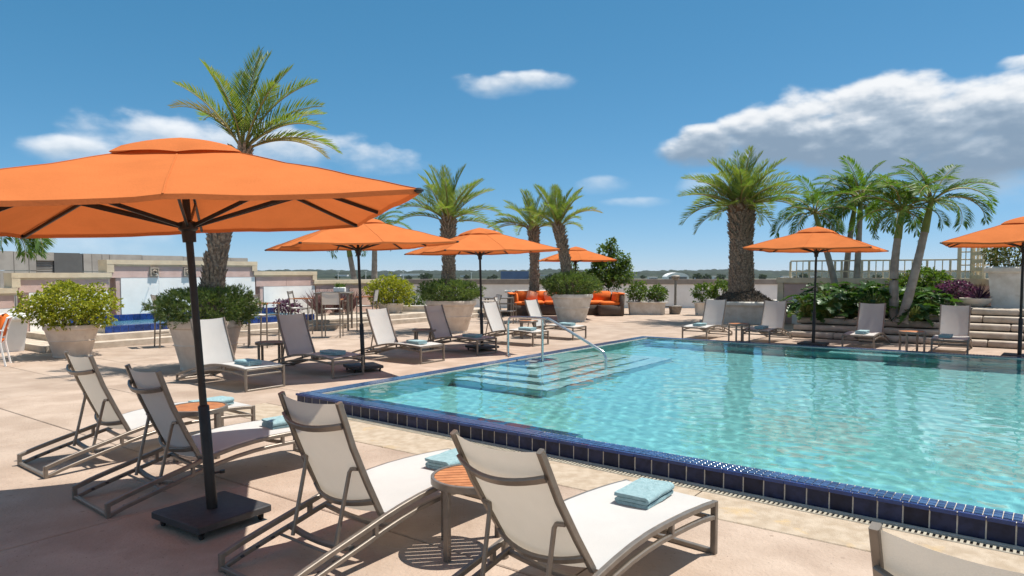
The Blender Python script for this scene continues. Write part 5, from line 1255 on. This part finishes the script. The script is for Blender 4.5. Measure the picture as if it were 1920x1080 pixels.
def philo(base, h, w, n, seed, label, L=.33, mat=None):
    t = empty('philodendron', base); tag(t, label, 'plant', 'big leafed plants in the palm bed'); r_ = random.Random(seed); mb = MB(); stm = MB()
    for i in range(n):
        a = i * 2.4 + r_.uniform(-.3, .3); u = (i + .5) / n; e = R(80 - 75 * u + r_.uniform(-8, 8)); rr = w * (.35 + .65 * u) * r_.uniform(.7, 1.05)
        q = V((math.cos(a) * rr, math.sin(a) * rr, h * (1.0 - .75 * u * u) * r_.uniform(.8, 1.05))); d = V((math.cos(a), math.sin(a), -.05 + r_.uniform(-.35, .5) - .4 * u))
        lobed(mb, q, d, V((0, 0, 1)) + rdir(r_) * .45, L * r_.uniform(.7, 1.15)); stm.tube([(0, 0, 0), (q.x * .5, q.y * .5, q.z * .75), tuple(q)], [.014, .012, .008], 4)
    mb.build('leaves', mat or l_dark, t, None); stm.build('stalks', m_shaft, t); return t
spots = [(1512, 19.9, .75, .60, 'at the left end of the palm bed'), (1556, 19.9, .80, .62, 'just right of the far parasol pole'), (1545, 21.6, 1.05, .6, 'behind the far parasol pole, second row'), (1596, 20.3, .85, .60, 'under the close upright palm pair'),
         (1638, 20.0, .90, .62, 'left of the upright palm trunk, front row'), (1612, 22.2, 1.1, .6, 'behind the close upright palm pair'), (1655, 21.8, 1.05, .55, 'left of the upright palm trunk, back row'), (1718, 19.9, .55, .5, 'at the foot of the leaning palm'),
         (1727, 21.4, .95, .62, 'right of the leaning palm trunk'), (1704, 22.4, 1.0, .6, 'between and behind the two nearest palm trunks'), (1752, 20.9, .80, .5, 'at the right end of the palm bed')]
for i, (u, e, h, w, lb) in enumerate(spots):
    q = on_e1(u, e); philo((q.x, q.y, .42), h * .92, w, 60, 200 + i, 'big leafed green plant ' + lb)
q = on_e1(1760, 23.2); bush('green_shrub', (q.x - .35, q.y, 1.35), (.62, .5, .45), 700, .11, .06, l_mid, 81, 'bright green shrub at the right end of the palm bed', 'shrub', base=(q.x - .35, q.y, .44))
q = on_e1(1712, 23.5); bush('green_shrub', (q.x - .2, q.y, 1.25), (.45, .4, .35), 420, .10, .05, l_olive, 82, 'olive shrub in front of the pink wall between palm trunks', 'shrub', base=(q.x - .2, q.y, .44))

# ================================================================== far background
def ridge(name, y, x0, x1, hgt, depth, seed, mat, step=14, jit=.35):
    mb = MB(); n = int((x1 - x0) / step); rows = 5
    for r_i in range(rows):
        t_ = r_i / (rows - 1)
    def fn(a, b):
        x = x0 + (x1 - x0) * a; prof = math.sin(math.pi * (.06 + .88 * b)) ** .5
        hh = hgt * (1 + jit * noise.noise(V((x * .012, seed, b * 2))) + jit * .8 * noise.noise(V((x * .05, seed + 3, b * 3))) + .12 * noise.noise(V((x * .0016, seed, 0))) * 4)
        return V((x, y + depth * b + 20 * noise.noise(V((x * .02, b * 4, seed))), GZ + max(0, hh * prof * (0 if b in (0, 1) else 1))))
    mb.grid(fn, n, 7); return tag(mb.build(name, mat, None, 80), kind='stuff')
m_wood = material('woodland', (0.022, 0.036, 0.020), (0.011, 0.019, 0.012), 0.03, 0.95, detail=8)
for nm, y, h, s_, lab in (('far_woodland', 5200, 34, 1, 'dark far woodland band along the horizon'), ('far_woodland', 3600, 21, 2, 'dark woodland band in front of the horizon'), ('far_woodland', 2450, 11, 3, 'nearer low tree belt beyond the airfield')):
    tag(ridge(nm, y, -5200 * y / 5200 - 400, 5200 * y / 5200 + 400, h, y * .09, s_, m_wood, 10 if s_ == 3 else 16, .45), lab, 'woodland')
r_ = random.Random(31)
mfar = bpy.data.meshes.new('x'); fm = MB(); foliage(fm, (0, 0, 7.5), (6, 6, 5), 160, 2.6, 1.8, 3, lump=.5); me_far = fm.mesh('crown', l_far, None)
tm = MB(); tm.tube([(0, 0, 0), (0, 0, 5)], [.5, .3], 6); me_tr = tm.mesh('trunk', m_twig)
for i in range(46):
    Y = r_.uniform(1750, 2350); X = r_.uniform(-.62, .62) * Y; t = empty('airfield_tree', (X, Y, GZ)); s_ = r_.uniform(.8, 1.5); t.scale = (s_ * 1.3, s_ * 1.3, s_)
    obj('crown', me_far, t, None, r_.uniform(0, 6)); obj('trunk', me_tr, t); tag(t, 'small far tree on the edge of the airfield', 'tree', 'far trees on the airfield edge')
def hangar(name, u, Y, w, d, h, mat, label, arch=False, strip=None):
    p = AT(u, 520, Y); t = empty(name, (p.x, Y, GZ)); tag(t, label, 'building')
    if arch:
        mb = MB(); prof = [(-w / 2, 0)] + [(w / 2 * math.sin(R(-75 + 150 * i / 14)) / math.sin(R(75)), h * (.45 + .55 * (math.cos(R(-75 + 150 * i / 14)) - math.cos(R(75))) / (1 - math.cos(R(75))))) for i in range(15)] + [(w / 2, 0)]
        n = len(prof); vs = [(x, 0, z) for x, z in prof] + [(x, d, z) for x, z in prof]; mb.add(vs, [tuple(range(n - 1, -1, -1))] + [(i, (i + 1), n + i + 1, n + i) for i in range(n - 1)]); mb.build('shell', mat, t, 30)
        mb = MB(); mb.box((0, -.6, h * .24), (w * .8, 1.0, h * .46)); mb.build('door', m_panel, t, None)
    else:
        mb = MB(); mb.box((0, d / 2, h / 2), (w, d, h)); mb.build('hall', mat, t, None)
        mb = MB(); mb.box((0, d / 2, h + .6), (w + 2, d + 2, 1.2)); mb.build('roof', m_conc, t, None)
        for k in range(6): mb = MB(); mb.box((-w * .42 + k * w * .168, -.4, h * .28), (w * .13, .8, h * .5)); mb.build('door', strip or m_panel, t, None)
m_blueb = material('blue_cladding', (0.055, 0.12, 0.26), (0.045, 0.10, 0.22), .05, .6)
hangar('hangar', 965, 1900, 76, 50, 26, m_blueb, 'big blue hangar on the far airfield', strip=m_blueb); hangar('hangar', 999, 1880, 17, 30, 14, m_white, 'white shed right of the blue hangar')
hangar('hangar', 1271, 1950, 62, 60, 22, m_white, 'white arched hangar on the far airfield behind the lamp', True)
for k, (u, Y, w, h, lb) in enumerate(((735, 2600, 60, 15, 'long pale building on the horizon left of the palm'), (772, 2700, 90, 18, 'wide pale building on the horizon above the low planter'), (640, 2500, 40, 14, 'pale far building left of the second parasol pole'), (1015, 2500, 46, 13, 'pale far building behind the slender palm'), (1320, 2300, 50, 9, 'low pale far building right of the arched hangar'), (1500, 2450, 120, 9, 'long low far building seen through the railing'), (1225, 2200, 26, 9, 'small far building left of the arched hangar'), (870, 2500, 26, 12, 'small pale far building right of the second date palm'), (1345, 2350, 20, 10, 'tiny far building left of the thick palm'))):
    hangar('far_building', u, Y, w, 30, h, m_white, lb)
for k, (u, Y, h, wh) in enumerate(((634, 900, 24, 'left of the second parasol pole'), (686, 1100, 24, 'right of the second parasol pole'), (756, 1200, 24, 'left of the second date palm'), (884, 1300, 22, 'left of the third parasol pole'), (1180, 1500, 22, 'right of the small leafy tree'))):
    p = AT(u, 520, Y); t = empty('light_mast', (p.x, Y, GZ)); tag(t, 'thin pale far light mast ' + wh, 'light mast', 'light masts on the airfield'); mb = MB(); mb.tube([(0, 0, 0), (0, 0, h)], [.5, .3], 6); mb.build('pole', m_white, t); mb = MB(); mb.box((0, 0, h + .4), (3, 1, .8)); mb.build('lamp_bar', m_white, t, None)
# a small white pot on the bar table
tp_p = V((*bt_.location.xy, 1.105)); t = empty('table_pot', tp_p + V((.12, .15, 0))); tag(t, 'small white pot with grass standing on the bar table', 'planter')
mb = MB(); mb.cbox((0, 0, .07), (.34, .16, .14), .015); mb.build('pot', m_white, t)
mb = MB(); r_ = random.Random(9)
for i in range(70): a = r_.uniform(0, 6.28); lf(mb, V((r_.uniform(-.14, .14), r_.uniform(-.05, .05), .13)), V((math.cos(a) * .5, math.sin(a) * .5, 1)), rdir(r_), r_.uniform(.10, .2), .02)
mb.build('leaves', l_mid, t, None)

# ---- the summer air between here and the horizon
hm = bpy.data.materials.new('haze_air'); hm.use_nodes = True; nt = hm.node_tree; nt.nodes.clear(); out = NN(nt, 'ShaderNodeOutputMaterial'); pv = NN(nt, 'ShaderNodeVolumePrincipled')
pv.inputs['Color'].default_value = (0.82, 0.89, 1.0, 1); pv.inputs['Density'].default_value = 0.000018; link(nt, pv.outputs[0], out.inputs['Volume'])
mb = MB(); mb.box((0, 10000, 3.5), (34000, 26000, 53)); tag(mb.build('haze', hm, None, None), kind='stuff')
